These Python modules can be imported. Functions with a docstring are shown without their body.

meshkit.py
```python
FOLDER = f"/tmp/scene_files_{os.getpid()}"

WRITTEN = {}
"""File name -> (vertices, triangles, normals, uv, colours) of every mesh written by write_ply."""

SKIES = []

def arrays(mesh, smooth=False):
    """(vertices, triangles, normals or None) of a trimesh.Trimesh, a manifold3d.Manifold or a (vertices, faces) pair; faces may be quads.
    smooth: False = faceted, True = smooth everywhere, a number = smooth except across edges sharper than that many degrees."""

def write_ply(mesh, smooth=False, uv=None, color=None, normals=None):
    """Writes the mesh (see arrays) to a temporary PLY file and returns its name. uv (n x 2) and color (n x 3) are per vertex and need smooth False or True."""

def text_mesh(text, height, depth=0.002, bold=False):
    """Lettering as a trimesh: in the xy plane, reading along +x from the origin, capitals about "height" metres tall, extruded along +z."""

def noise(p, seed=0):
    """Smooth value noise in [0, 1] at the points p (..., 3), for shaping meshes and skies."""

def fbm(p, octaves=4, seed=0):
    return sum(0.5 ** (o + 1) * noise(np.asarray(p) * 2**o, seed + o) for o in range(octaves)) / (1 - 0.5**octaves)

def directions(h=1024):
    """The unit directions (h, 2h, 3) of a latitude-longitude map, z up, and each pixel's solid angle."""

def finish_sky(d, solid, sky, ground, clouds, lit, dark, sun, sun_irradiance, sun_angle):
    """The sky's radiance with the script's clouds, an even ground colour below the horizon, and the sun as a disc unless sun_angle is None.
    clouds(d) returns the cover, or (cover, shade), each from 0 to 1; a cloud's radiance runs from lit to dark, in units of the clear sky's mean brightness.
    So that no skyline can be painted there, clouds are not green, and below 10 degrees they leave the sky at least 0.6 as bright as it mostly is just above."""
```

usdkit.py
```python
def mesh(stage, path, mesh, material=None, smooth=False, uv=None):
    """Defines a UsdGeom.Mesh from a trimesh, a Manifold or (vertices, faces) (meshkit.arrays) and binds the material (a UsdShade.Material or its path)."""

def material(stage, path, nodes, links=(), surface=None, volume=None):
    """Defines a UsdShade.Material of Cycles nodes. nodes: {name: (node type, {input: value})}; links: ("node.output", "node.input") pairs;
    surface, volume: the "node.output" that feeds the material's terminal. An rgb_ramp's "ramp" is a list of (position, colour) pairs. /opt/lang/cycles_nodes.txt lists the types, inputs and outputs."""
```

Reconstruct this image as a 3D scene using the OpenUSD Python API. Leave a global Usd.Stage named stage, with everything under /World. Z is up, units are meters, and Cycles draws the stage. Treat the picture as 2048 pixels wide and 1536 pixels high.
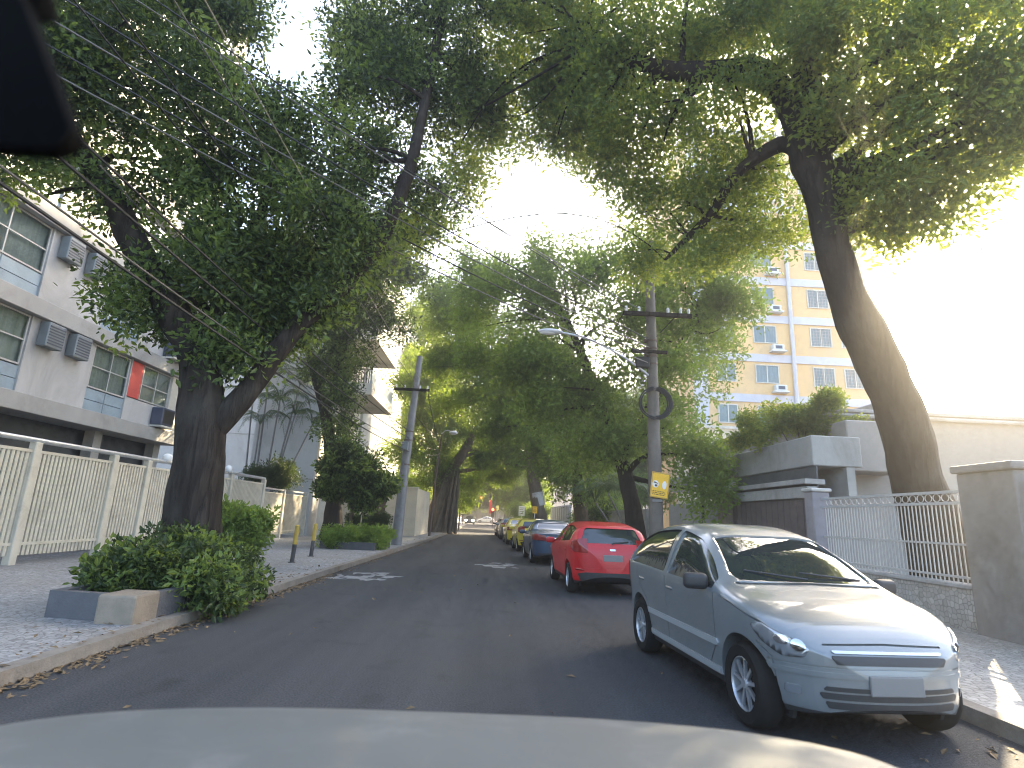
import math, random
import numpy as np, trimesh, shapely
import manifold3d as m3
from scipy.interpolate import PchipInterpolator
from shapely.geometry import Polygon, LineString, box as sbox
from pxr import Usd, UsdGeom, UsdLux, UsdShade, Gf, Sdf, Vt
import usdkit, meshkit

stage = Usd.Stage.CreateInMemory()
UsdGeom.SetStageUpAxis(stage, 'Z'); UsdGeom.SetStageMetersPerUnit(stage, 1.0)
W = UsdGeom.Xform.Define(stage, '/World')
stage.SetDefaultPrim(W.GetPrim())
UsdGeom.Scope.Define(stage, '/World/Looks')
rng = np.random.default_rng(7)
random.seed(7)

# ------------------------------------------------------------------ camera, sky, sun, exposure
EXPOSURE = 2.9
SUN_AZ, SUN_EL = math.radians(36.5), math.radians(29)
SKY_STRENGTH, SUN_INT = 0.13, 1.15
cam = UsdGeom.Camera.Define(stage, '/World/camera')
R_ = [[0.998589, -0.031923, 0.042444], [-0.048651, -0.229301, 0.972139], [-0.021301, -0.972832, -0.230531]]
cam.AddTransformOp().Set(Gf.Matrix4d(*R_[0], 0, *R_[1], 0, *R_[2], 0, 0, 0, 1.49, 1))
cam.CreateHorizontalApertureAttr(36.0); cam.CreateVerticalApertureAttr(27.0)
cam.CreateFocalLengthAttr(36.0 * 1127 / 2048)
cam.CreateClippingRangeAttr(Gf.Vec2f(0.02, 3000))
cam.CreateExposureAttr(EXPOSURE)
cam.CreateFStopAttr(2.6); cam.CreateFocusDistanceAttr(16.0)

dome = UsdLux.DomeLight.Define(stage, '/World/sky')
sky_m = usdkit.material(stage, '/World/Looks/sky_look', {
    's': ('sky_texture', {'sky_type': 'single_scattering', 'sun_disc': False, 'sun_elevation': SUN_EL, 'sun_rotation': SUN_AZ,
                          'altitude': 20.0, 'air_density': 1.0, 'aerosol_density': 2.3, 'ozone_density': 1.0}),
    'b': ('background_shader', {'strength': SKY_STRENGTH})}, [('s.color', 'b.color')], surface='b.background')
UsdShade.MaterialBindingAPI.Apply(dome.GetPrim()).Bind(sky_m)
dp = dome.GetPrim(); dp.SetCustomDataByKey('kind', 'structure'); dp.SetCustomDataByKey('label', 'bright hazy afternoon sky between the tree crowns'); dp.SetCustomDataByKey('category', 'sky')

sun = UsdLux.DistantLight.Define(stage, '/World/sun')
sun.CreateIntensityAttr(SUN_INT); sun.CreateNormalizeAttr(True); sun.CreateAngleAttr(0.5); sun.CreateColorAttr(Gf.Vec3f(1.0, 0.81, 0.52))
sd = np.array([math.sin(SUN_AZ) * math.cos(SUN_EL), math.cos(SUN_AZ) * math.cos(SUN_EL), math.sin(SUN_EL)])
zx = sd; xx = np.cross([0, 0, 1], zx); xx /= np.linalg.norm(xx); yx = np.cross(zx, xx)
sun.AddTransformOp().Set(Gf.Matrix4d(*xx, 0, *yx, 0, *zx, 0, 0, 0, 0, 1))

# ------------------------------------------------------------------ helpers
used = {}
def numbered(parent, name):
    k = (parent, name); n = used.get(k, 0); used[k] = n + 1
    return f'{parent}/{name}' if n == 0 else f'{parent}/{name}_{n:03d}'
def meta(p, label=None, cat=None, group=None, kind=None):
    for k, v in (('label', label), ('category', cat), ('group', group), ('kind', kind)):
        if v: p.SetCustomDataByKey(k, v)
    return p
def pth(p): return '/World' if p is None else str(p.GetPath())
def thing(name, label, cat, loc=(0, 0, 0), rotz=0, group=None, kind=None):
    x = UsdGeom.Xform.Define(stage, numbered('/World', name))
    x.AddTranslateOp().Set(Gf.Vec3d(*map(float, loc)))
    if rotz: x.AddRotateZOp().Set(float(rotz))
    return meta(x.GetPrim(), label, cat, group, kind)
def copy_of(src, label, loc, rotz=0, group=None):
    name = src.GetName()
    base = name if not (len(name) > 4 and name[-4] == '_' and name[-3:].isdigit()) else name[:-4]
    x = UsdGeom.Xform.Define(stage, numbered('/World', base))
    x.GetPrim().GetReferences().AddInternalReference(src.GetPath())
    x.ClearXformOpOrder(); x.AddTranslateOp().Set(Gf.Vec3d(*map(float, loc)))
    if rotz or x.GetPrim().HasAttribute('xformOp:rotateZ'):
        x.AddRotateZOp().Set(float(rotz))
    x.GetPrim().SetInstanceable(True)
    return meta(x.GetPrim(), label, src.GetCustomDataByKey('category'), group or src.GetCustomDataByKey('group'))
def put(parent, name, mesh, mat, smooth=False, **k):
    m = usdkit.mesh(stage, numbered(pth(parent), name), mesh.get() if isinstance(mesh, MB) else mesh, mat, smooth)
    return meta(m.GetPrim(), **k)

class MB:
    def __init__(s): s.p = []
    def add(s, m):
        if hasattr(m, 'to_mesh'):
            q = m.to_mesh(); m = trimesh.Trimesh(q.vert_properties[:, :3], q.tri_verts, process=False)
        s.p.append(m); return s
    def box(s, x0, x1, y0, y1, z0, z1):
        b = trimesh.creation.box([abs(x1 - x0), abs(y1 - y0), abs(z1 - z0)]); b.apply_translation([(x0 + x1) / 2, (y0 + y1) / 2, (z0 + z1) / 2]); return s.add(b)
    def rbox(s, x0, x1, y0, y1, z0, z1, r=0.03, seg=8): return s.add(rbox(x0, x1, y0, y1, z0, z1, r, seg))
    def cyl(s, a, b, r, r2=None, n=10):
        return s.add(tube([a, b], [r, r if r2 is None else r2], n))
    def tube(s, pts, rad, n=8): return s.add(tube(pts, rad, n))
    def get(s): return trimesh.util.concatenate(s.p) if len(s.p) > 1 else s.p[0]

def rbox(x0, x1, y0, y1, z0, z1, r=0.03, seg=8):
    r = min(r, (x1 - x0) / 2.01, (y1 - y0) / 2.01, (z1 - z0) / 2.01)
    sp = m3.Manifold.sphere(r, seg)
    return m3.Manifold.batch_hull([sp.translate([x, y, z]) for x in (x0 + r, x1 - r) for y in (y0 + r, y1 - r) for z in (z0 + r, z1 - r)])

def tube(points, radii, sides=8, rough=0.0, seed=0, closed=True):
    p = np.asarray(points, float); n = len(p)
    rad = np.broadcast_to(np.asarray(radii, float), (n,))
    t = np.gradient(p, axis=0); t /= np.linalg.norm(t, axis=1, keepdims=True) + 1e-12
    ref = np.array([1.0, 0, 0]) if abs(t[:, 2]).mean() > 0.6 else np.array([0, 0, 1.0])
    a = np.cross(t, ref); a /= np.linalg.norm(a, axis=1, keepdims=True) + 1e-9
    b = np.cross(t, a)
    an = np.arange(sides) * 2 * np.pi / sides
    v = p[:, None] + rad[:, None, None] * (np.cos(an)[None, :, None] * a[:, None] + np.sin(an)[None, :, None] * b[:, None])
    if rough:
        d = v - p[:, None]
        k = 1 + rough * (2 * meshkit.fbm(v * np.array([3.5, 3.5, 1.2]), 3, seed) - 1)
        v = p[:, None] + d * k[..., None]
    v = v.reshape(-1, 3)
    i, j = np.meshgrid(np.arange(n - 1), np.arange(sides), indexing='ij')
    A_, B_, C_, D_ = i * sides + j, i * sides + (j + 1) % sides, (i + 1) * sides + (j + 1) % sides, (i + 1) * sides + j
    f = np.concatenate([np.stack([A_, C_, B_], -1).reshape(-1, 3), np.stack([A_, D_, C_], -1).reshape(-1, 3)])
    if closed:
        v = np.vstack([v, p[0], p[-1]]); q = np.arange(sides)
        f = np.vstack([f, np.stack([np.full(sides, n * sides), q, (q + 1) % sides], 1), np.stack([np.full(sides, n * sides + 1), (n - 1) * sides + (q + 1) % sides, (n - 1) * sides + q], 1)])
    m = trimesh.Trimesh(v, f, process=False)
    if m.volume < 0: m.invert()
    return m

def spline(pts, n=6):
    p = np.asarray(pts, float)
    t = np.arange(len(p))
    return PchipInterpolator(t, p, axis=0)(np.linspace(0, len(p) - 1, (len(p) - 1) * n + 1))

def grid_strip(left, right, z, n=1):
    """A ground sheet between two polylines (same count), as triangles."""
    L, R = np.asarray(left, float), np.asarray(right, float)
    v = np.array([[*(L[i] + (R[i] - L[i]) * k / n), z] for i in range(len(L)) for k in range(n + 1)])
    f = []
    for i in range(len(L) - 1):
        for k in range(n):
            a = i * (n + 1) + k; b = a + 1; c = a + n + 1; d = c + 1
            f += [[a, b, d], [a, d, c]]
    m = trimesh.Trimesh(v, f, process=False)
    if m.face_normals[0][2] < 0: m.invert()
    return m

# ------------------------------------------------------------------ materials
LK = {}
def mat(name, col, rough=0.6, var=0.12, scale=2.0, bump=0.0, bscale=30.0, metal=0.0, coat=0.0, dirt=None, dscale=1.2, spec=0.5, stretch=None):
    """principled with noise-varied colour, optional second-colour stains and fine relief"""
    c = np.array(col, float)
    nodes = {'g': ('geometry', {}), 'mp': ('mapping', {'scale': stretch or (1, 1, 1)}),
             'n': ('noise_texture', {'scale': scale, 'detail': 5.0, 'roughness': 0.6}),
             'r': ('rgb_ramp', {'ramp': [(0.25, tuple(np.clip(c * (1 - var), 0, 1))), (0.75, tuple(np.clip(c * (1 + var), 0, 1)))]}),
             'p': ('principled_bsdf', {'roughness': rough, 'metallic': metal, 'coat_weight': coat, 'coat_roughness': 0.05, 'specular_ior_level': spec})}
    links = [('g.position', 'mp.vector'), ('mp.vector', 'n.vector'), ('n.fac', 'r.fac')]
    out = 'r.color'
    if dirt is not None:
        nodes['n2'] = ('noise_texture', {'scale': dscale, 'detail': 7.0, 'roughness': 0.7, 'distortion': 0.6})
        nodes['r2'] = ('rgb_ramp', {'ramp': [(0.5, (0, 0, 0)), (0.72, (0.8, 0.8, 0.8))]})
        nodes['mx'] = ('mix', {'mix_type': 'mix', 'color2': dirt})
        links += [('mp.vector', 'n2.vector'), ('n2.fac', 'r2.fac'), ('r2.color', 'mx.fac'), (out, 'mx.color1')]
        out = 'mx.color'
    links.append((out, 'p.base_color'))
    if bump:
        nodes['nb'] = ('noise_texture', {'scale': bscale, 'detail': 4.0})
        nodes['bp'] = ('bump', {'strength': bump, 'distance': 0.02})
        links += [('g.position', 'nb.vector'), ('nb.fac', 'bp.height'), ('bp.normal', 'p.normal')]
    LK[name] = usdkit.material(stage, '/World/Looks/' + name, nodes, links, surface='p.BSDF')
    return LK[name]
def paint(name, col, metal=0.3, rough=0.32, coat=1.0):
    c = np.array(col, float)
    LK[name] = usdkit.material(stage, '/World/Looks/' + name, {
        'g': ('geometry', {}), 'n': ('noise_texture', {'scale': 2.5, 'detail': 6.0, 'roughness': 0.65}),
        'r': ('rgb_ramp', {'ramp': [(0.3, tuple(c * 0.93)), (0.7, tuple(np.clip(c * 1.05, 0, 1)))]}),
        'rr': ('rgb_ramp', {'ramp': [(0.3, (0.03,) * 3), (0.75, (0.14,) * 3)]}), 'bw': ('rgb_to_bw', {}),
        'p': ('principled_bsdf', {'metallic': metal, 'roughness': rough, 'coat_weight': coat, 'coat_roughness': 0.05})},
        [('g.position', 'n.vector'), ('n.fac', 'r.fac'), ('r.color', 'p.base_color'), ('n.fac', 'rr.fac'), ('rr.color', 'bw.color'), ('bw.val', 'p.coat_roughness')], surface='p.BSDF')
    return LK[name]
def plain(name, col, rough=0.5, metal=0.0, **k):
    LK[name] = usdkit.material(stage, '/World/Looks/' + name, {'p': ('principled_bsdf', {'base_color': col, 'roughness': rough, 'metallic': metal, **k})}, [], surface='p.BSDF')
    return LK[name]
def glow(name, col, strength):
    LK[name] = usdkit.material(stage, '/World/Looks/' + name, {'e': ('emission', {'color': col, 'strength': strength})}, [], surface='e.emission')
    return LK[name]
def leafmat(name, dark, light, trans=0.4, tcol=None):
    tcol = tcol or tuple(np.array(light) * np.array([1.5, 1.35, 0.6]))
    LK[name] = usdkit.material(stage, '/World/Looks/' + name, {
        'g': ('geometry', {}), 'o': ('object_info', {}), 'n': ('noise_texture', {'scale': 0.55, 'detail': 3.0}),
        'ad': ('math', {'math_type': 'multiply_add', 'value2': 0.45, 'value3': 0.0}), 'a2': ('math', {'math_type': 'multiply_add', 'value2': 0.7}),
        'r': ('rgb_ramp', {'ramp': [(0.2, dark), (0.8, light)]}),
        'p': ('principled_bsdf', {'roughness': 0.45, 'specular_ior_level': 0.35}), 't': ('translucent_bsdf', {'color': tcol}), 'm': ('mix_closure', {'fac': trans})},
        [('g.position', 'n.vector'), ('o.random', 'ad.value1'), ('n.fac', 'a2.value1'), ('ad.value', 'a2.value3'), ('a2.value', 'r.fac'), ('r.color', 'p.base_color'), ('p.BSDF', 'm.closure1'), ('t.BSDF', 'm.closure2')], surface='m.closure')
    return LK[name]
def panemat(name, tint, rough=0.02, fac=0.12):
    LK[name] = usdkit.material(stage, '/World/Looks/' + name, {
        't': ('transparent_bsdf', {'color': tint}), 'gl': ('glossy_bsdf', {'color': (0.9, 0.95, 1.0), 'roughness': rough}), 'f': ('layer_weight', {'blend': 0.5}), 'pw': ('math', {'math_type': 'power', 'value2': 3.0}), 'ma': ('math', {'math_type': 'multiply_add', 'value2': 0.75, 'value3': 0.05}), 'm': ('mix_closure', {})},
        [('f.facing', 'pw.value1'), ('pw.value', 'ma.value1'), ('ma.value', 'm.fac'), ('t.BSDF', 'm.closure1'), ('gl.BSDF', 'm.closure2')], surface='m.closure')
    return LK[name]

# asphalt: aggregate speckle, worn wheel tracks, patches and fine cracks
usdkit.material(stage, '/World/Looks/asphalt', {
    'g': ('geometry', {}), 'mp': ('mapping', {'scale': (1.3, 0.06, 1.0)}), 'n1': ('noise_texture', {'scale': 1.1, 'detail': 5.0, 'roughness': 0.6}),
    'n2': ('noise_texture', {'scale': 60.0, 'detail': 3.0}), 'n3': ('noise_texture', {'scale': 0.3, 'detail': 7.0, 'roughness': 0.72}), 'n4': ('noise_texture', {'scale': 1.6, 'detail': 4.0}),
    'dm': ('mix', {'mix_type': 'mix', 'fac': 0.30}), 'cv': ('voronoi_texture', {'scale': 0.33, 'feature': 'distance_to_edge'}), 'rc': ('rgb_ramp', {'ramp': [(0.0, (0.94,) * 3), (0.004, (0.96,) * 3), (0.012, (1.0,) * 3)]}),
    'r1': ('rgb_ramp', {'ramp': [(0.28, (0.032, 0.035, 0.040)), (0.72, (0.062, 0.065, 0.070))]}), 'r2': ('rgb_ramp', {'ramp': [(0.3, (0.5,) * 3), (0.7, (1.4,) * 3)]}),
    'r3': ('rgb_ramp', {'ramp': [(0.44, (0.0,) * 3), (0.70, (0.65,) * 3)]}), 'rs': ('rgb_ramp', {'ramp': [(0.60, (1.0,) * 3), (0.78, (0.62,) * 3)]}),
    'mu': ('mix', {'mix_type': 'multiply', 'fac': 1.0}), 'mc': ('mix', {'mix_type': 'multiply', 'fac': 1.0}), 'ms': ('mix', {'mix_type': 'multiply', 'fac': 1.0}), 'mx': ('mix', {'mix_type': 'mix', 'color2': (0.058, 0.056, 0.052)}),
    'bp': ('bump', {'strength': 0.5, 'distance': 0.012}), 'p': ('principled_bsdf', {'roughness': 0.82, 'specular_ior_level': 0.18})},
    [('g.position', 'mp.vector'), ('mp.vector', 'n1.vector'), ('g.position', 'n2.vector'), ('g.position', 'n3.vector'), ('g.position', 'n4.vector'), ('g.position', 'dm.color1'), ('n4.color', 'dm.color2'), ('dm.color', 'cv.vector'), ('cv.distance', 'rc.fac'),
     ('n1.fac', 'r1.fac'), ('n2.fac', 'r2.fac'), ('n3.fac', 'r3.fac'), ('n4.fac', 'rs.fac'), ('r1.color', 'mu.color1'), ('r2.color', 'mu.color2'), ('mu.color', 'mx.color1'), ('r3.color', 'mx.fac'), ('mx.color', 'ms.color1'), ('rs.color', 'ms.color2'),
     ('ms.color', 'mc.color1'), ('rc.color', 'mc.color2'), ('mc.color', 'p.base_color'), ('n2.fac', 'bp.height'), ('bp.normal', 'p.normal')], surface='p.BSDF')
LK['asphalt'] = UsdShade.Material.Get(stage, '/World/Looks/asphalt')
# small-stone mosaic pavement
def mosaic(name, c1, c2, scale, stain):
    usdkit.material(stage, '/World/Looks/' + name, {
        'g': ('geometry', {}), 'v': ('voronoi_texture', {'scale': scale, 'feature': 'f1', 'randomness': 0.7}), 'e': ('voronoi_texture', {'scale': scale, 'feature': 'distance_to_edge', 'randomness': 0.7}),
        'bw': ('rgb_to_bw', {}), 'r': ('rgb_ramp', {'ramp': [(0.1, c1), (0.9, c2)]}), 're': ('rgb_ramp', {'ramp': [(0.02, (0.45,) * 3), (0.1, (1.0,) * 3)]}),
        'n': ('noise_texture', {'scale': 0.5, 'detail': 7.0, 'roughness': 0.65}), 'rn': ('rgb_ramp', {'ramp': [(0.4, (0.0,) * 3), (0.75, (0.75,) * 3)]}),
        'mu': ('mix', {'mix_type': 'multiply', 'fac': 1.0}), 'mx': ('mix', {'mix_type': 'mix', 'color2': stain}), 'bp': ('bump', {'strength': 0.5, 'distance': 0.01}), 'p': ('principled_bsdf', {'roughness': 0.75})},
        [('g.position', 'v.vector'), ('g.position', 'e.vector'), ('v.color', 'bw.color'), ('bw.val', 'r.fac'), ('e.distance', 're.fac'), ('g.position', 'n.vector'), ('n.fac', 'rn.fac'),
         ('r.color', 'mu.color1'), ('re.color', 'mu.color2'), ('mu.color', 'mx.color1'), ('rn.color', 'mx.fac'), ('mx.color', 'p.base_color'), ('re.color', 'bp.height'), ('bp.normal', 'p.normal')], surface='p.BSDF')
    LK[name] = UsdShade.Material.Get(stage, '/World/Looks/' + name)
mosaic('mosaic_grey', (0.21, 0.215, 0.22), (0.33, 0.33, 0.33), 14.0, (0.16, 0.145, 0.12))
mosaic('mosaic_pale', (0.3, 0.29, 0.27), (0.46, 0.44, 0.41), 12.0, (0.22, 0.19, 0.15))
mat('earth', (0.14, 0.11, 0.075), 0.95, 0.3, 3, bump=0.6)
mat('kerb_stone', (0.19, 0.17, 0.145), 0.85, 0.25, 4, bump=0.4, dirt=(0.11, 0.075, 0.045), dscale=0.9)
mat('concrete', (0.30, 0.29, 0.275), 0.85, 0.18, 2.5, bump=0.25, dirt=(0.15, 0.14, 0.125), dscale=0.8)
mat('concrete_dark', (0.15, 0.145, 0.14), 0.85, 0.2, 3, bump=0.3, dirt=(0.08, 0.075, 0.07))
mat('pole_dark', (0.125, 0.108, 0.092), 0.85, 0.22, 4, bump=0.3, dirt=(0.07, 0.06, 0.05), dscale=2.0, stretch=(1, 1, .4))
mat('pole_concrete', (0.19, 0.185, 0.185), 0.8, 0.22, 4, bump=0.3, dirt=(0.13, 0.12, 0.115), dscale=2.0)
mat('planter_dark', (0.075, 0.075, 0.08), 0.8, 0.2, 5, bump=0.3)
mat('planter_tan', (0.20, 0.165, 0.125), 0.85, 0.2, 4, bump=0.3, dirt=(0.13, 0.11, 0.085))
mat('cream_paint', (0.56, 0.52, 0.43), 0.45, 0.08, 3, dirt=(0.38, 0.34, 0.27), dscale=2.5)
mat('white_metal', (0.40, 0.385, 0.36), 0.4, 0.06, 3, dirt=(0.4, 0.38, 0.35), dscale=3)
mat('galvanised', (0.5, 0.52, 0.54), 0.35, 0.1, 4, metal=0.6)
mat('facade_white', (0.45, 0.44, 0.425), 0.8, 0.12, 0.8, bump=0.08, dirt=(0.27, 0.26, 0.245), dscale=0.7, stretch=(1, 1, 0.35))
mat('facade_band', (0.33, 0.32, 0.30), 0.85, 0.12, 1.2, bump=0.1, dirt=(0.22, 0.21, 0.19), dscale=0.7)
mat('spandrel_blue', (0.27, 0.335, 0.38), 0.4, 0.10, 1.5, dirt=(0.2, 0.24, 0.27))
mat('blank_wall', (0.43, 0.43, 0.425), 0.85, 0.10, 0.6, bump=0.1, dirt=(0.27, 0.27, 0.265), dscale=0.45, stretch=(1, 1, 0.4))
mat('beige_wall', (0.55, 0.49, 0.38), 0.85, 0.08, 1.0, bump=0.1, dirt=(0.38, 0.33, 0.25), dscale=0.6)
mat('cream_slab', (0.58, 0.54, 0.46), 0.8, 0.08, 1.0, bump=0.08, dirt=(0.42, 0.38, 0.31), dscale=0.8)
mat('yellow_wall', (0.68, 0.455, 0.215), 0.85, 0.08, 0.7, bump=0.06, dirt=(0.54, 0.40, 0.25), dscale=0.3, stretch=(1, 1, 0.3))
mat('band_lilac', (0.50, 0.49, 0.52), 0.8, 0.06, 1.0)
mat('podium_beige', (0.62, 0.54, 0.40), 0.85, 0.08, 0.7, bump=0.08)
mat('house_white', (0.25, 0.232, 0.212), 0.85, 0.07, 0.9, bump=0.08, dirt=(0.19, 0.175, 0.155), dscale=0.5, stretch=(1, 1, 0.4))
mat('grey_render', (0.275, 0.272, 0.258), 0.85, 0.12, 1.0, bump=0.15, dirt=(0.15, 0.145, 0.13), dscale=0.9, stretch=(1, 1, 0.3))
mat('gate_brown', (0.075, 0.06, 0.06), 0.5, 0.15, 3)
mat('pillar_grey', (0.22, 0.205, 0.215), 0.8, 0.1, 2, bump=0.2)
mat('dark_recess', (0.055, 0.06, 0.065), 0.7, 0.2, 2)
mat('curtain', (0.42, 0.38, 0.34), 0.9, 0.25, 1.5, stretch=(1, 6, 0.3))
mat('curtain_grey', (0.33, 0.31, 0.30), 0.9, 0.25, 2.5, stretch=(5, 5, 0.3))
mat('red_panel', (0.50, 0.07, 0.055), 0.6, 0.08, 2)
mat('ac_dark', (0.055, 0.065, 0.095), 0.5, 0.1, 3)
mat('ac_grey', (0.17, 0.19, 0.195), 0.6, 0.12, 3)
mat('ac_white', (0.6, 0.6, 0.58), 0.5, 0.06, 3)
def barkmat(name, c1, c2, c3):
    usdkit.material(stage, '/World/Looks/' + name, {
        'g': ('geometry', {}), 'mp': ('mapping', {'scale': (9.0, 9.0, 1.3)}), 'v': ('voronoi_texture', {'scale': 1.6, 'feature': 'distance_to_edge', 'randomness': 1.0}), 'n': ('noise_texture', {'scale': 1.5, 'detail': 6.0, 'roughness': 0.7}),
        'n2': ('noise_texture', {'scale': 1.1, 'detail': 5.0, 'roughness': 0.6}), 'vm': ('mix', {'mix_type': 'mix', 'fac': 0.6}),
        'r': ('rgb_ramp', {'ramp': [(0.25, c1), (0.75, c2)]}), 're': ('rgb_ramp', {'ramp': [(0.0, (0.68,) * 3), (0.22, (1.0,) * 3)]}), 'rl': ('rgb_ramp', {'ramp': [(0.52, (0,) * 3), (0.70, (0.7,) * 3)]}),
        'mu': ('mix', {'mix_type': 'multiply', 'fac': 1.0}), 'mx': ('mix', {'mix_type': 'mix', 'color2': c3}), 'bp': ('bump', {'strength': 1.0, 'distance': 0.05}), 'b2': ('bump', {'strength': 0.7, 'distance': 0.04}), 'p': ('principled_bsdf', {'roughness': 0.95, 'specular_ior_level': 0.2})},
        [('g.position', 'mp.vector'), ('mp.vector', 'n.vector'), ('mp.vector', 'vm.color1'), ('n.color', 'vm.color2'), ('vm.color', 'v.vector'), ('g.position', 'n2.vector'), ('n.fac', 'r.fac'), ('v.distance', 're.fac'), ('n2.fac', 'rl.fac'),
         ('r.color', 'mu.color1'), ('re.color', 'mu.color2'), ('mu.color', 'mx.color1'), ('rl.color', 'mx.fac'), ('mx.color', 'p.base_color'), ('re.color', 'bp.height'), ('n.fac', 'b2.height'), ('bp.normal', 'b2.normal'), ('b2.normal', 'p.normal')], surface='p.BSDF')
    LK[name] = UsdShade.Material.Get(stage, '/World/Looks/' + name)
barkmat('bark_dark', (0.016, 0.012, 0.010), (0.046, 0.037, 0.030), (0.054, 0.049, 0.041))
barkmat('bark_brown', (0.07, 0.05, 0.034), (0.15, 0.11, 0.075), (0.10, 0.085, 0.065))
barkmat('bark_root', (0.11, 0.085, 0.058), (0.22, 0.17, 0.12), (0.13, 0.105, 0.075))
mat('whitewash', (0.42, 0.41, 0.39), 0.9, 0.1, 4, dirt=(0.25, 0.22, 0.18), dscale=4)
mat('wood_stake', (0.36, 0.29, 0.19), 0.8, 0.15, 6)
mat('rust', (0.10, 0.065, 0.05), 0.8, 0.25, 6, bump=0.3)
leafmat('leaf_deep', (0.021, 0.041, 0.017), (0.051, 0.081, 0.030), 0.4)
leafmat('leaf_mid', (0.062, 0.112, 0.040), (0.150, 0.219, 0.069), 0.52)
leafmat('leaf_warm', (0.081, 0.125, 0.035), (0.188, 0.237, 0.056), 0.6, (0.36, 0.41, 0.05))
leafmat('leaf_fresh', (0.084, 0.156, 0.042), (0.192, 0.288, 0.072), 0.52)
leafmat('leaf_palm', (0.045, 0.08, 0.04), (0.085, 0.13, 0.055), 0.3)
mat('dead_leaf', (0.15, 0.10, 0.05), 0.8, 0.5, 9)
plain('tyre', (0.009, 0.009, 0.009), 0.85, specular_ior_level=0.2)
mat('alloy', (0.42, 0.43, 0.45), 0.35, 0.08, 6, metal=0.8)
plain('black_trim', (0.014, 0.014, 0.015), 0.5)
plain('arch_black', (0.010, 0.010, 0.011), 0.9)
plain('car_glass', (0.012, 0.015, 0.014), 0.02, specular_ior_level=0.7, coat_weight=1.0, coat_roughness=0.01)
plain('lamp_clear', (0.30, 0.32, 0.34), 0.16, 0.8, coat_weight=1.0)
plain('lamp_bowl', (0.7, 0.72, 0.74), 0.08, 1.0)
plain('lamp_amber', (0.6, 0.2, 0.02), 0.2, coat_weight=1.0)
plain('lamp_red', (0.15, 0.004, 0.004), 0.15, coat_weight=1.0)
plain('plate_grey', (0.15, 0.145, 0.14), 0.6)
plain('strip_silver', (0.34, 0.36, 0.37), 0.3, 0.4)
plain('chrome', (0.65, 0.66, 0.68), 0.12, 1.0)
paint('paint_silver', (0.150, 0.164, 0.170), 0.5, 0.38)
paint('paint_red', (0.36, 0.005, 0.008), 0.0, 0.4, 0.35)
paint('paint_navy', (0.022, 0.045, 0.085), 0.35, 0.32)
paint('paint_taxi', (0.50, 0.42, 0.03), 0.0, 0.35)
paint('paint_grey', (0.25, 0.26, 0.27), 0.5, 0.35)
paint('paint_white', (0.62, 0.64, 0.66), 0.0, 0.35)
paint('paint_black', (0.02, 0.02, 0.022), 0.2, 0.35)
mat('bonnet_dusty', (0.098, 0.106, 0.105), 0.6, 0.08, 4, metal=0.1, coat=0.06, dirt=(0.16, 0.165, 0.16), dscale=5.0)
plain('black_plastic', (0.0012, 0.0012, 0.0012), 0.9, specular_ior_level=0.05)
mat('sign_yellow', (0.75, 0.42, 0.015), 0.45, 0.05, 4)
plain('sign_white', (0.66, 0.66, 0.64), 0.5)
plain('sign_dark', (0.10, 0.05, 0.02), 0.5)
plain('bollard_yellow', (0.42, 0.29, 0.05), 0.6)
plain('bollard_black', (0.05, 0.05, 0.052), 0.6)
mat('road_paint', (0.21, 0.21, 0.21), 0.8, 0.35, 12, dirt=(0.06, 0.062, 0.065), dscale=5)
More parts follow.
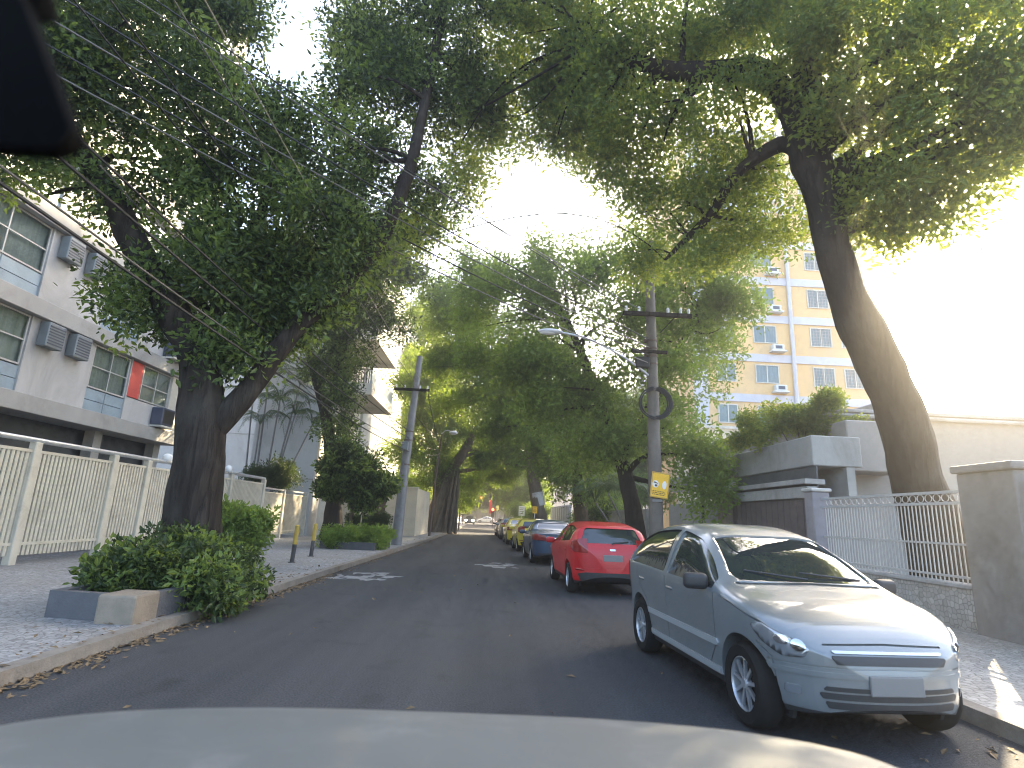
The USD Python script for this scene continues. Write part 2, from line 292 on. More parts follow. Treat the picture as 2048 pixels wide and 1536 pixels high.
plain('cable_black', (0.012, 0.012, 0.013), 0.6)
plain('cable_grey', (0.09, 0.085, 0.075), 0.5)
plain('cable_light', (0.22, 0.21, 0.15), 0.5)
mat('lamp_shell', (0.5, 0.52, 0.55), 0.4, 0.06, 5)
plain('orange_lens', (0.75, 0.16, 0.01), 0.3)
glow('red_lit', (1.0, 0.06, 0.02), 5.0)
glow('headlight_lit', (1.0, 0.93, 0.75), 9.0)
plain('flag_red', (0.55, 0.02, 0.02), 0.6)
plain('flag_yellow', (0.65, 0.6, 0.03), 0.6)
panemat('window_pane', (0.8, 0.86, 0.86))

# ------------------------------------------------------------------ ground, road, pavements, kerbs
ys = [-25, 0, 8, 15, 22, 28, 36, 50, 62, 80, 100, 128]
KL = np.interp(ys, [-25, 12, 30, 60, 130], [-3.85, -3.85, -3.6, -3.6, -5.2])
KR = np.interp(ys, [-25, 8, 15, 22, 28, 36, 50, 130], [4.15, 4.0, 3.55, 3.3, 3.05, 2.75, 2.45, 1.6])
def kl(y): return float(np.interp(y, ys, KL))
def kr(y): return float(np.interp(y, ys, KR))
put(None, 'ground', trimesh.Trimesh([[-400, -300, -.05], [400, -300, -.05], [400, 700, -.05], [-400, 700, -.05]], [[0, 1, 2], [0, 2, 3]], process=False), LK['earth'], label='bare ground beyond the street and its walls', cat='ground', kind='structure')
road_l = [(x, y) for x, y in zip(KL, ys)]; road_r = [(x, y) for x, y in zip(KR, ys)]
put(None, 'road', grid_strip(road_l, road_r, 0.0), LK['asphalt'], label='dark worn asphalt street running ahead between parked cars', cat='road', kind='structure')
put(None, 'cross_street', MB().box(-60, 60, 128.0, 142, -0.1, -0.004), LK['asphalt'], label='asphalt cross street at the far end', cat='road', kind='structure')
def slab(left, right, z0, z1):
    a = grid_strip(left, right, z1); b = grid_strip(left, right, z0); b.invert()
    parts = [a, b]
    for line, flip in ((left, 0), (right, 1)):
        p = np.asarray(line, float); n = len(p)
        v = np.vstack([np.c_[p, np.full(n, z0)], np.c_[p, np.full(n, z1)]]); f = []
        for i in range(n - 1): f += [[i, n + i, i + 1], [i + 1, n + i, n + i + 1]]
        m = trimesh.Trimesh(v, f, process=False)
        if flip: m.invert()
        parts.append(m)
    return trimesh.util.concatenate(parts)
KW = 0.16
put(None, 'kerb', slab([(x - KW, y) for x, y in road_l], road_l, -0.04, 0.125), LK['kerb_stone'], label='stained granite kerb strewn with dead leaves, beside the fence-side pavement', cat='kerb', kind='structure')
put(None, 'kerb', slab(road_r, [(x + KW, y) for x, y in road_r], -0.04, 0.125), LK['kerb_stone'], label='granite kerb behind the row of parked cars', cat='kerb', kind='structure')
put(None, 'pavement', slab([(-14.0, y) for y in ys], [(x - KW, y) for x, y in road_l], -0.04, 0.12), LK['mosaic_grey'], label='wide grey mosaic pavement in front of the cream fence', cat='pavement', kind='structure')
put(None, 'pavement', slab([(x + KW, y) for x, y in road_r], [(12.5, y) for y in ys], -0.04, 0.12), LK['mosaic_pale'], label='pale mosaic pavement between parked cars and house walls', cat='pavement', kind='structure')

# worn road paint: broken blotches of old lettering
def worn_paint(cx, cy, sx, sy, n, seed, label):
    r = np.random.default_rng(seed); polys = []
    for k in range(n):
        x = cx + r.uniform(-sx, sx); y = cy + r.uniform(-sy, sy)
        a = np.sort(r.uniform(0, 2 * np.pi, 9)); rad = r.uniform(0.4, 1.0, 9)
        w, h = r.uniform(0.08, 0.34), r.uniform(0.05, 0.4)
        polys.append(Polygon(np.c_[x + np.cos(a) * rad * w, y + np.sin(a) * rad * h]).buffer(0.02))
    u = shapely.union_all(polys)
    ms = [trimesh.creation.extrude_polygon(g, 0.003, engine='earcut') for g in getattr(u, 'geoms', [u]) if g.area > 1e-3]
    m = trimesh.util.concatenate(ms); m.apply_translation([0, 0, 0.001])
    put(None, 'worn_road_marking', m, LK['road_paint'], label=label, cat='road marking')
worn_paint(-2.95, 14.2, 0.65, 1.0, 22, 3, 'faded white road paint near the kerb beside the low shrub bed')
worn_paint(0.25, 18.8, 0.62, 0.9, 20, 5, 'broken white road paint near the rear of the navy sedan')

# ------------------------------------------------------------------ foliage and trees
def leaf_twig(n, spread, length, width, seed, droop=0.3):
    r = np.random.default_rng(seed); V, Fc = [], []
    for k in range(n):
        d = r.normal(size=3); d /= np.linalg.norm(d)
        c = d * spread * r.uniform(0.25, 1.0) ** 0.6 * np.array([1, 1, 0.75])
        ax = d * 0.7 + r.normal(size=3) * 0.6 + np.array([0, 0, -droop]); ax /= np.linalg.norm(ax)
        up = r.normal(size=3) * 0.55 + np.array([0, 0, 1.0]); sd_ = np.cross(ax, up); sd_ /= np.linalg.norm(sd_) + 1e-9
        nn = np.cross(sd_, ax)
        l, w = length * r.uniform(0.7, 1.25), width * r.uniform(0.75, 1.2)
        b = len(V)
        V += [c, c + ax * l * 0.35 + sd_ * w * 0.5 + nn * w * .12, c + ax * l * 0.7 + sd_ * w * 0.36 + nn * w * .05, c + ax * l - nn * l * .12, c + ax * l * 0.7 - sd_ * w * 0.36 + nn * w * .05, c + ax * l * 0.35 - sd_ * w * 0.5 + nn * w * .12, c + ax * l * .5 - nn * w * .1]
        Fc += [[b, b + 1, b + 6], [b + 1, b + 2, b + 6], [b + 2, b + 3, b + 6], [b + 3, b + 4, b + 6], [b + 4, b + 5, b + 6], [b + 5, b, b + 6]]
    return trimesh.Trimesh(np.array(V), Fc, process=False)
TW = {}
def twig(kind):
    if kind not in TW:
        n, s, l, w, dr = {'fine': (46, 0.42, 0.115, 0.052, 0.35), 'mid': (46, 0.55, 0.17, 0.075, 0.5), 'big': (44, 0.8, 0.27, 0.115, 0.5), 'shrub': (40, 0.22, 0.10, 0.045, 0.1), 'tiny': (36, 0.16, 0.07, 0.03, 0.0)}[kind]
        TW[kind] = [leaf_twig(n, s, l, w, hash_(kind) + i, dr) for i in range(2)]
    return TW[kind]
def hash_(s): return sum(ord(c) * (i + 3) for i, c in enumerate(s))
def scatter(parent, name, pts, scales, protos, mats, seed, label=None, kind='stuff', cat=None, upright=False):
    r = np.random.default_rng(seed)
    path = numbered(pth(parent), name)
    pi = UsdGeom.PointInstancer.Define(stage, path)
    rel = pi.CreatePrototypesRel()
    for i, (pm, mt) in enumerate(zip(protos, mats)):
        usdkit.mesh(stage, f'{path}/sprig_{i:03d}' if i else f'{path}/sprig', pm, mt)
        rel.AddTarget(f'{path}/sprig_{i:03d}' if i else f'{path}/sprig')
    n = len(pts)
    q = r.normal(size=(n, 4))
    if upright:
        a = r.uniform(0, np.pi, n); q = np.c_[np.cos(a), r.normal(size=n) * .12, r.normal(size=n) * .12, np.sin(a)]
    q /= np.linalg.norm(q, axis=1, keepdims=True)
    pi.CreateProtoIndicesAttr(Vt.IntArray.FromNumpy(r.integers(0, len(protos), n).astype(np.int32)))
    pi.CreatePositionsAttr(Vt.Vec3fArray.FromNumpy(np.asarray(pts, np.float32)))
    pi.CreateScalesAttr(Vt.Vec3fArray.FromNumpy(np.repeat(np.asarray(scales, np.float32)[:, None], 3, 1)))
    pi.CreateOrientationsAttr(Vt.QuathArray([Gf.Quath(float(a), float(b), float(c), float(d)) for a, b, c, d in q]))
    return meta(pi.GetPrim(), label, cat, None, kind)
def clump_points(blobs, per, seed, sub=0.42, flat=0.8, size=0.65):
    """points in sub-clumps inside each blob: leaf masses with gaps between them"""
    r = np.random.default_rng(seed); P = []
    for b in blobs:
        c, R = np.array(b[:3]), b[3]; dens = b[4] if len(b) > 4 else 1.0
        k = max(4, int(5.0 * R ** 2 * dens))
        d = r.normal(size=(k, 3)); d /= np.linalg.norm(d, axis=1, keepdims=True)
        cs = c + d * (R * r.uniform(0.15, 1.0, (k, 1)) ** 0.5) * np.array([1, 1, flat])
        for s in cs:
            m = int(per * r.uniform(0.6, 1.4)); rr = size * r.uniform(0.7, 1.35)
            d2 = r.normal(size=(m, 3)); d2 /= np.linalg.norm(d2, axis=1, keepdims=True)
            P.append(s + d2 * rr * r.uniform(0.1, 1.0, (m, 1)) ** 0.45 * np.array([1, 1, 0.62]))
    return np.vstack(P)
def root_flare(base, r0, h, n, reach, seed):
    """buttress roots spreading from the foot of a trunk"""
    r = np.random.default_rng(seed); out = []
    for k in range(n):
        a = 2 * np.pi * k / n + r.uniform(-.3, .3); d = np.array([math.cos(a), math.sin(a), 0]); L = reach * r.uniform(.7, 1.2)
        p = [base + d * r0 * .25 + [0, 0, h], base + d * r0 * .75 + [0, 0, h * .4], base + d * (r0 + L * .4) + [0, 0, h * .12], base + d * (r0 + L) + [0, 0, -.05]]
        out.append(tube(spline(p, 4), np.linspace(r0 * .42, r0 * .12, 13), 7, .15, seed + k))
    return out
def tree(name, label, stems, blobs, leaf, bark, twk='fine', per=16, seed=1, scale=1.0, base=None, flare=None, size=0.65, branches=True, group=None, sides=14, extra=None, cat='tree'):
    """stems: list of (points, radii); crown blobs: (x, y, z, r[, density]) in world coordinates; the thing stands at its base"""
    base = np.array(base if base is not None else stems[0][0][0], float); base[2] = 0.12
    t = thing(name, label, cat, base, group=group)
    mb = MB(); ends = []
    for i, (pts, rad) in enumerate(stems):
        sp = spline(np.array(pts) - base, 6); rr = PchipInterpolator(np.arange(len(rad)), rad)(np.linspace(0, len(rad) - 1, len(sp)))
        mb.add(tube(sp, rr, sides, 0.24, seed + i)); ends.append((sp, rr))
    if flare: [mb.add(m) for m in root_flare(np.array(stems[0][0][0]) - base, *flare, seed + 50)]
    put(t, 'trunk', mb, LK[bark], 60)
    r = np.random.default_rng(seed + 9)
    if branches and blobs:
        bm = MB(); allp = np.vstack([e[0][len(e[0]) // 3:] for e in ends]); allr = np.concatenate([e[1][len(e[0]) // 3:] for e in ends])
        for b in blobs:
            c = np.array(b[:3]) - base; i = np.argmin(np.linalg.norm(allp - c, axis=1) + np.maximum(0, allp[:, 2] - c[2]) * .6); s = allp[i]
            for q in range(2 if b[3] > 0.9 else 1):
                e = c + r.normal(size=3) * b[3] * .35
                mid = (s + e) / 2 + r.normal(size=3) * .12 * np.linalg.norm(e - s) + [0, 0, .06 * np.linalg.norm(e - s)]
                bm.add(tube(spline([s, mid, e], 5), np.linspace(min(allr[i] * .45, .09 + .02 * np.linalg.norm(e - s)), .012, 11), 6, .1, seed))
        put(t, 'branches', bm, LK[bark], 60)
    if blobs:
        pts = clump_points(blobs, per, seed, size=size) - base
        pts = pts[pts[:, 2] > 0.15]
        lm = leaf if isinstance(leaf, (list, tuple)) else (leaf, leaf)
        scatter(t, 'crown', pts, np.random.default_rng(seed).uniform(.75, 1.3, len(pts)) * scale, twig(twk), [LK[l] for l in lm], seed)
    if extra: extra(t, base)
    return t
# left near tree: forked trunk in the planter
tree('street_tree', 'thick dark forked tree rising from the kerbside planter', [
    ([(-4.75, 9.5, -.1), (-4.87, 9.5, 1.55), (-4.89, 9.5, 2.36), (-4.97, 9.5, 2.95), (-5.17, 9.5, 3.81), (-5.67, 9.4, 4.65), (-6.4, 9.2, 5.73), (-6.91, 9, 6.65), (-7.75, 8.6, 7.78), (-8.43, 8.2, 9.19)], [.50, .40, .37, .37, .31, .27, .23, .20, .15, .08]),
    ([(-4.84, 9.5, 2.7), (-4.43, 9.6, 3.25), (-3.78, 9.9, 4.65), (-2.98, 10.2, 5.81), (-2.44, 10.5, 7.17), (-2.11, 10.9, 9.23), (-2.04, 11.2, 10.76), (-1.85, 11.6, 14.05), (-1.69, 11.8, 16.22)], [.25, .20, .17, .155, .145, .12, .11, .09, .05]),
    ([(-5.21, 9.5, 3.89), (-5.22, 9.9, 5.15), (-4.93, 10.3, 7.13), (-4.99, 10.6, 8.46)], [.2, .13, .10, .04])],
    [(-8.11, 8.6, 7.17,.9,.6), (-7.54, 9, 6.7,.9,.6), (-7.31, 8.5, 8.03,1.1), (-7.93, 8, 8.43,1.1), (-6.39, 9.4, 7.65,.8,.7), (-5.76, 9.5, 8.52,1.2), (-7.51, 8.3, 8.44,1.0), (-6.36, 8.8, 9.3,1.2), (-7.16, 8.2, 9.49,1.2), (-6.09, 9.5, 10.56,1.2), (-4.85, 10, 9.09,.8,.7), (-4.95, 10, 8.05,1.1), (-3.97, 10.5, 8.46,1.2), (-5.55, 9.8, 6.91,1.1), (-4.38, 10, 6.78,1.2), (-3.32, 10.5, 7.35,1.1), (-3.1, 11, 9.11,1.1), (-6.15, 9.4, 4.9,.4), (-5.5, 9.6, 5.02,.9), (-4.78, 9.8, 5.53,1.1), (-3.84, 10.2, 5.76,1.0), (-3.25, 10.6, 6.4,.7), (-4.77, 9.6, 4.31,.6), (-4.12, 10, 4.86,.6), (-2.95, 11.5, 11.23,1.2), (-3.22, 11.5, 12.93,1.3), (-2.17, 12, 12.76,1.2), (-1.24, 12, 14.06,1.3), (-1.03, 12.5, 12.38,1.1), (-2.02, 12, 10.87,1.0), (-2.09, 12, 8.68,.7,.7), (-3.87, 11, 11.13,.8,.6), (-3.23, 11.4, 11.96,.9), (-3.27, 11.5, 14.75,1.4), (-6.29, 9.4, 12.04,1.3), (-7.25, 8.5, 11.13,1.3), (-1.93, 12, 16.62,1.3)],
    ('leaf_deep', 'leaf_mid'), 'bark_dark', 'fine', 14, 11, flare=(.44, .55, 6, .35))
# right near tree: leaning trunk behind the white fence, long limb over the street
tree('street_tree', 'tall leaning dark tree behind the white railing, limb reaching over the street', [
    ([(8.25, 10.4, -.1), (7.83, 10.3, 2.26), (7.53, 10.2, 3.67), (7, 10, 4.86), (6.52, 9.9, 6.01), (6.27, 9.8, 7.1), (6.09, 9.7, 8), (5.85, 9.6, 9.15), (5.88, 9.5, 10.48), (6.15, 9.4, 12), (6.57, 9.3, 13.75)], [.56, .44, .40, .37, .34, .33, .33, .36, .26, .22, .14]),
    ([(5.86, 9.6, 8.92), (5.39, 9.6, 10.17), (4.85, 9.7, 10.71), (3.88, 9.9, 10.76), (2.8, 10.2, 11.15), (1.64, 10.5, 12.28)], [.28, .26, .23, .2, .15, .07]),
    ([(5.94, 9.7, 8.55), (5.53, 10, 9.2), (4.94, 10.6, 8.98), (4.49, 11.2, 8.23), (4.08, 11.7, 7.85), (3.7, 12, 7.48)], [.2, .15, .12, .1, .07, .03]),
    ([(6.02, 9.6, 9.63), (7.04, 9.2, 10.64), (8.01, 8.6, 10.83), (8.52, 8, 10.69)], [.2, .15, .1, .05])],
    [(2.81, 10.2, 12.06,1.3), (3.97, 10, 12.21,1.3), (4.98, 9.8, 12.21,1.2), (3.82, 10.4, 9.99,1.1), (2.89, 11, 10.41,1.1), (4.73, 10, 9.98,1.0), (5.55, 9, 11.05,1.2), (5.69, 10.8, 8.92,.9), (5.04, 11.4, 8.63,.9), (4.07, 11.6, 8.82,1.1), (3.25, 12, 9.28,1.0), (3.71, 12, 7.73,1.0), (5.01, 12, 7.81,.9), (5.91, 11.6, 8.16,.7), (6.58, 8.6, 10.95,1.3), (7.18, 8, 10.16,1.2), (7.77, 7.6, 9.79,1.2), (6.84, 8.8, 9.47,1.1), (7.42, 8.2, 8.8,1.1), (7.82, 7.6, 8.52,1.0), (7.02, 9, 8.14,1.0), (7.61, 8.5, 7.83,.9), (7.98, 8, 7.79,.8), (7.02, 9.4, 7.45,.6,.8), (6.48, 9.2, 9.11,.9), (7.57, 9, 7.35,.5,.7), (2.16, 12, 11.01,.9,.8), (1.21, 12.5, 11.56,1.0,.8), (1.2, 12.5, 12.08,1.1), (0.17, 13, 12.27,1.2), (1.6, 12.5, 11.14,.8,.6), (2.59, 12, 10.19,.7,.7), (-1.43, 13, 10.05,.7,.5), (-2.25, 13, 8.3,.6,.6), (-0.89, 13.5, 11.81,.7,.6), (-0.74, 13.5, 11.67,.9), (0.1, 12.5, 13.55,1.2), (-0.48, 12, 14.43,1.3), (2.67, 11, 11.46,1.1), (1.69, 10.8, 12.87,1.3), (1.69, 11.5, 12.13,1.1), (0.79, 11.2, 12.93,1.3), (5.3, 9.4, 13.37,1.4), (6.81, 8.8, 12.88,1.4), (7.87, 8, 11.87,1.3), (3.46, 10, 13.81,1.4), (1.33, 11, 14.84,1.3), (8.48, 7.3, 9.15,1.1), (8.4, 7.4, 7.75,.9)],
    ('leaf_mid', 'leaf_warm'), 'bark_dark', 'fine', 13, 23, flare=(.5, .7, 7, .5))
# right: behind the silver car, next to the utility pole
tree('street_tree', 'dark slanting tree beside the concrete pole with the yellow sign', [
    ([(4.75, 18.6, -.1), (4.49, 18.8, 2.22), (4.26, 19, 3.37), (3.79, 19.2, 4.75), (3.12, 19.5, 6.76), (2.38, 19.7, 8.69)], [.36, .27, .24, .21, .18, .1]),
    ([(4.18, 19, 3.54), (5.01, 19.2, 4.98), (5.96, 19.6, 6.93), (7.26, 20, 9.07), (8.11, 20, 11.16)], [.17, .14, .12, .09, .04])],
    [(0.77, 19.5, 9.32,1.5), (2.55, 19, 9.7,1.4), (3.92, 18.6, 8.38,1.4), (2.05, 19, 7.31,1.6), (0.33, 20, 7.13,1.5), (1.31, 20, 11.19,1.0), (2.66, 20, 11.27,.9), (3.79, 18.8, 6.26,1.3), (2.27, 19, 5.34,1.4), (3.92, 18.6, 4.49,1.1), (3.15, 19, 3.83,1.0), (5.59, 18, 4.48,1.0), (5.99, 18.6, 6.32,1.1), (6.16, 17.6, 3.49,.65), (5.99, 19.6, 8.46,1.1), (7.33, 19.6, 9.72,1.1), (8.2, 20, 8.72,1.0), (7.59, 20, 7.51,.8), (7.91, 19, 11.09,1.0), (6.08, 18.6, 10.01,1.1), (4.66, 19.4, 11.5,1.2), (4.86, 19.5, 9.74,.8), (-1.01, 21, 10.88,1.3), (-0.54, 21, 9.42,1.5), (6.52, 17.6, 2.5,.45), (8.22, 19.5, 9.33,.8)],
    ('leaf_mid', 'leaf_fresh'), 'bark_dark', 'fine', 11, 37, scale=1.25, flare=(.3, .4, 5, .3), size=.8)
# crown of a tree whose limbs arch over the middle of the street
tree('street_tree', 'high crowned tree whose straight trunk stands behind the red hatchback', [
    ([(4.9, 30.5, -.1), (4.63, 31, 2.57), (4.54, 31, 5.28), (4.26, 31, 8.67), (3.19, 30, 13.04), (1.29, 29, 16.74)], [.45, .36, .34, .3, .22, .1])],
    [(3.21, 31, 5.22,1.7), (4.56, 31, 7.24,1.6), (1.82, 32, 7.29,1.8), (5, 30, 3.6,1.1), (3.52, 31, 3.6,.9), (0.87, 32, 9.32,2.0), (-1.32, 33, 11.34,2.0), (-2.39, 33, 13.87,1.9), (0.13, 33, 6.49,1.6), (-2.1, 34, 8.39,1.7), (-3.19, 34, 10.89,1.6), (1.27, 30, 11.16,1.9), (-3.17, 31, 14,1.4), (-3.88, 33, 13.13,1.4), (5.79, 30, 4.69,1.0)],
    ('leaf_mid', 'leaf_fresh'), 'bark_brown', 'mid', 8, 41, scale=1.1, flare=(.4, .4, 6, .4), size=1.0)
# whitewashed trunk with hanging roots
def paint_ring(t, base):
    put(t, 'whitewash_band', MB().tube(np.array([(3.59, 46, 2.49), (3.36, 46, 3.54)]) - base, [.53, .52], 14), LK['whitewash'], 40)
    hb = MB(); r = np.random.default_rng(4)
    for k in range(26):
        a = r.uniform(0, 6.28); p = np.array((2.93, 46, 7.76)) - base + [math.cos(a) * r.uniform(.2, 1.0), math.sin(a) * r.uniform(.2, 1.0), 0]
        hb.tube(spline([p + [0, 0, 2.2], p + r.normal(size=3) * .1, p + [r.normal() * .25, r.normal() * .25, -r.uniform(.5, 2.2)]], 3), [.03] * 7, 5)
    put(t, 'hanging_roots', hb, LK['bark_root'])
tree('street_tree', 'pale trunked fig tree with whitewashed band and hanging roots', [
    ([(4.2, 46.5, -.1), (3.51, 46, 2.56), (3.01, 46, 5.32), (2.74, 46, 8.58), (2.78, 45, 12.58), (3.28, 44, 16.6)], [.6, .50, .5, .52, .4, .2])],
    [(1.8, 46, 9.37,2.0), (4.33, 46, 7.82,1.7), (0.66, 48, 7.92,2.0), (3.33, 45, 10.93,2.2), (0.81, 50, 5.54,1.5), (1.55, 47, 6.16,1.0), (-0.58, 48, 11.35,2.0), (5.09, 45, 5.33,1.1)],
    ('leaf_mid', 'leaf_fresh'), 'bark_root', 'mid', 10, 53, scale=1.25, size=1.1, extra=paint_ring, flare=(.5, .5, 6, .4))
# left row
tree('street_tree', 'slim dark tree at the end of the cream fence', [
    ([(-7.5, 27.5, -.1), (-7.58, 27.5, 1.94), (-7.87, 27.5, 3.58), (-8.31, 27.5, 5.5), (-8.88, 27.5, 7.23), (-9.53, 27.5, 8.87), (-10.07, 27, 10.12), (-10.75, 26, 12.32)], [.62, .36, .31, .28, .25, .22, .17, .07]),
    ([(-8.41, 27.5, 5.74), (-8.15, 27.5, 7.77), (-7.8, 27, 9.72), (-7.27, 26.5, 11.67), (-6.74, 26, 13.61)], [.2, .17, .15, .12, .05])],
    [(-9.71, 26.5, 10.48,1.5), (-8.01, 26.5, 10.58,1.5), (-6.43, 25.5, 11.57,1.5), (-7.93, 27, 8.68,1.2), (-7.49, 27, 6.93,.9), (-8.9, 27, 8.63,.9), (-10.57, 25, 11.89,1.6), (-8.3, 25, 12.53,1.7), (-6.17, 24.5, 13.43,1.6), (-4.97, 25, 12.2,1.2), (-5.26, 24, 14.76,1.4), (-5.7, 26, 10.52,1.1), (-7.3, 27, 5.23,.6), (-10.98, 27, 9.55,1.1), (-11.88, 26, 10.95,1.2), (-6.88, 27, 3.58,.3)],
    ('leaf_mid', 'leaf_deep'), 'bark_dark', 'fine', 12, 61, scale=1.35, flare=(.45, .35, 6, .4), size=.85)
def roots(t, base):
    rb = MB(); r = np.random.default_rng(8)
    for k in range(34):
        a = r.uniform(0, 6.28); q = r.uniform(.55, 1.15); top_ = np.array([.9 + math.cos(a) * q * .5, math.sin(a) * q * .5, r.uniform(3, 6)])
        foot = np.array([math.cos(a) * q * 1.35, math.sin(a) * q * 1.3, -.05])
        rb.tube(spline([top_, (top_ * .5 + foot * .5) + r.normal(size=3) * .1, foot], 4), np.linspace(.08, .16, 9), 6, )
    put(t, 'aerial_roots', rb, LK['bark_root'], 50)
tree('fig_tree', 'great fig tree with buttressed aerial roots leaning over the road', [
    ([(-4.3, 47, -.1), (-4.44, 47, 1.84), (-4.22, 47, 3.25), (-3.83, 47, 4.68), (-2.95, 46, 6.06), (-2, 45, 7.8), (-1.33, 44, 10.49)], [1.15, .8, .62, .5, .4, .28, .1]),
    ([(-4.42, 47, 2.64), (-4.79, 47, 5.46), (-5.72, 46, 7.76), (-6.62, 45, 10.44), (-6.94, 44, 13.51)], [.5, .42, .3, .2, .08])],
    [(-5.39, 44, 9.08,2.0), (-6.49, 45, 6.39,1.6), (-3.9, 44, 10.37,2.0), (-5.01, 46, 6.57,1.5), (-2.68, 46, 8.32,1.8), (-1.4, 48, 6.54,1.6), (-3.8, 47, 5.5,1.0), (-2.21, 50, 4.53,1.3), (-5.54, 43, 12.49,2.0), (-3.64, 43, 13.4,1.8), (-6.31, 41, 15.47,1.8), (-6.97, 43, 10.8,1.6), (-2.76, 50, 2.79,.8), (-6.83, 46, 4.08,.9), (-5.76, 47, 4.19,.9), (-0.51, 52, 5.19,1.4)],
    ('leaf_mid', 'leaf_fresh'), 'bark_root', 'mid', 8, 67, scale=1.25, size=1.1, extra=roots, flare=(.95, .9, 9, .8))
# far rows
far_labels = ['dark tree trunk beside the far red signal post', 'bushy tree beyond the great fig tree', 'bright green tree behind the white notice board', 'dense tree above the crossing white sedan', 'dark tree behind the oncoming car', 'tall tree closing the end of the street']
for i, (bx, by, h, r0, bl) in enumerate([
    (2.7, 72, 7, .45, [(0.5, 72, 7.92,2.6), (2.02, 72, 5.17,1.3), (-0.58, 72, 10.42,2.2), (2.42, 70, 6,1.8), (-1.44, 74, 8.01,1.8)]),
    (-6.2, 75, 6, .4, [(-5.6, 75, 5.95,2.4), (-4.14, 76, 8.07,2.6), (-5.68, 74, 3.35,1.2), (-4.36, 78, 4.52,1.6), (-2.93, 76, 10.13,2.4)]),
    (5.6, 66, 5, .3, [(3.1, 66, 6.93,1.8), (4.22, 64, 4.32,1.2), (2.34, 66, 4.32,1.4), (3.99, 64, 2.94,1.0)]),
    (2.4, 110, 7, .5, [(-0.06, 108, 8.28,3.4), (-1.86, 110, 5.95,2.6), (1.06, 108, 4.61,2), (-2.57, 110, 10.2,3)]),
    (-7.5, 108, 6, .5, [(-5.57, 108, 5.71,3), (-6.7, 106, 3.32,2.2), (-4.92, 110, 9.14,3), (-8.26, 106, 5.96,3), (-3.81, 112, 5.47,1.8)]),
    (-4.0, 150, 8, .5, [(-3.74, 152, 5.01,4.5), (-7.01, 150, 6.1,5), (-0.55, 152, 7.09,5), (2.78, 150, 5.88,4), (-10.22, 150, 5.32,4), (-4.07, 155, 9.71,5)])]):
    tree('street_tree', far_labels[i], [([(bx, by, -.1), (bx + .1, by, h * .5), (bx - .2, by, h)], [r0 * 1.3, r0 * .9, r0 * .5])], bl, ('leaf_deep', 'leaf_mid') if i != 2 else ('leaf_fresh', 'leaf_mid'), 'bark_brown', 'big', 11, 80 + i, scale=1.25, size=1.5, branches=i < 3)
# tall background trees filling the depth on both sides
tree('background_tree', 'broad tree behind the beige balconies', [([(-11, 58, -.1), (-11, 58, 5), (-10.5, 57, 9)], [.5, .4, .2])],
     [(-10.39, 58, 7.71,2.2), (-11.12, 58, 4.64,1.6), (-10.07, 57, 11.7,2.4), (-9.33, 55, 15.44,2.2), (-7.95, 58, 2.8,1.2)], ('leaf_fresh', 'leaf_warm'), 'bark_brown', 'big', 13, 91, scale=1.1, size=1.4)
tree('background_tree', 'leafy tree over the boundary wall right of the whitewashed trunk', [([(9.5, 52, -.1), (9.5, 52, 4), (9.2, 51, 8)], [.4, .3, .15])],
     [(9.56, 52, 7.94,2.2), (10.99, 50, 5.12,1.8), (8.14, 52, 9.74,2.2), (12.34, 50, 7.83,2), (11, 50, 10.94,2.4), (12.14, 46, 4.12,1.2), (12.64, 46, 10.31,1.6)], ('leaf_fresh', 'leaf_mid'), 'bark_brown', 'big', 13, 93, scale=1.0, size=1.3)
# small trees and shrubs
tree('young_tree', 'small dense young tree tied to a wooden stake in the shrub bed', [([(-5.35, 22.8, .1), (-5.56, 22.8, 0.94), (-5.51, 22.8, 1.9), (-5.5, 22.8, 3.07)], [.085, .07, .065, .03])],
     [(-6.22, 22.8, 3.34,.55,1.5), (-5, 22.8, 3.09,.6,1.5), (-5.52, 22.8, 2.38,.5,1.5), (-6.4, 22.8, 2.35,.4,1.5), (-4.64, 22.8, 2.42,.4,1.5), (-5.87, 22.8, 3.75,.5,1.5), (-5, 22.8, 2.12,.3,1.5)], ('leaf_deep', 'leaf_mid'), 'bark_brown', 'shrub', 18, 97, scale=1.6, size=.4, sides=8,
     extra=lambda t, b: put(t, 'stake', MB().cyl((.16, 0, -.1), (.22, .02, 1.9), .025), LK['wood_stake']))
def shrub(name, label, blobs, leaf, seed, per=20, scale=1.0, size=.3, tw='shrub', cat='shrub', z0=.12, stems=True):
    b = np.array(blobs, float); c = np.array([b[:, 0].mean(), b[:, 1].mean(), z0])
    t = thing(name, label, cat, c)
    if stems:
        mb = MB()
        for q in b:
            e = q[:3] - c; mb.tube(spline([(e[0] * .5, e[1] * .5, -.05), e * [.8, .8, .5], e], 3), np.linspace(.02, .006, 7), 5)
        put(t, 'stems', mb, LK['bark_brown'])
    pts = clump_points([tuple(q) for q in b], per, seed, size=size) - c; pts = pts[pts[:, 2] > .02]
    scatter(t, 'foliage', pts, np.random.default_rng(seed).uniform(.7, 1.3, len(pts)) * scale, twig(tw), [LK[l] for l in leaf], seed)
    return t
shrub('planter_shrub', 'trailing dark green plants spilling over the kerbside planter', [(-4.85, 8.1, .45, .34, 2.0), (-4.5, 8.3, .55, .38, 2.0), (-4.15, 8.6, .5, .38, 2.0), (-5.0, 8.9, .5, .38, 2.0), (-3.95, 9.2, .45, .4, 2.2), (-4.0, 8.1, .35, .32, 2.2), (-3.85, 8.75, .25, .28, 2), (-4.6, 9.0, .85, .3, 2), (-5.25, 8.4, .5, .35, 2)], ('leaf_deep', 'leaf_mid'), 101, 15)
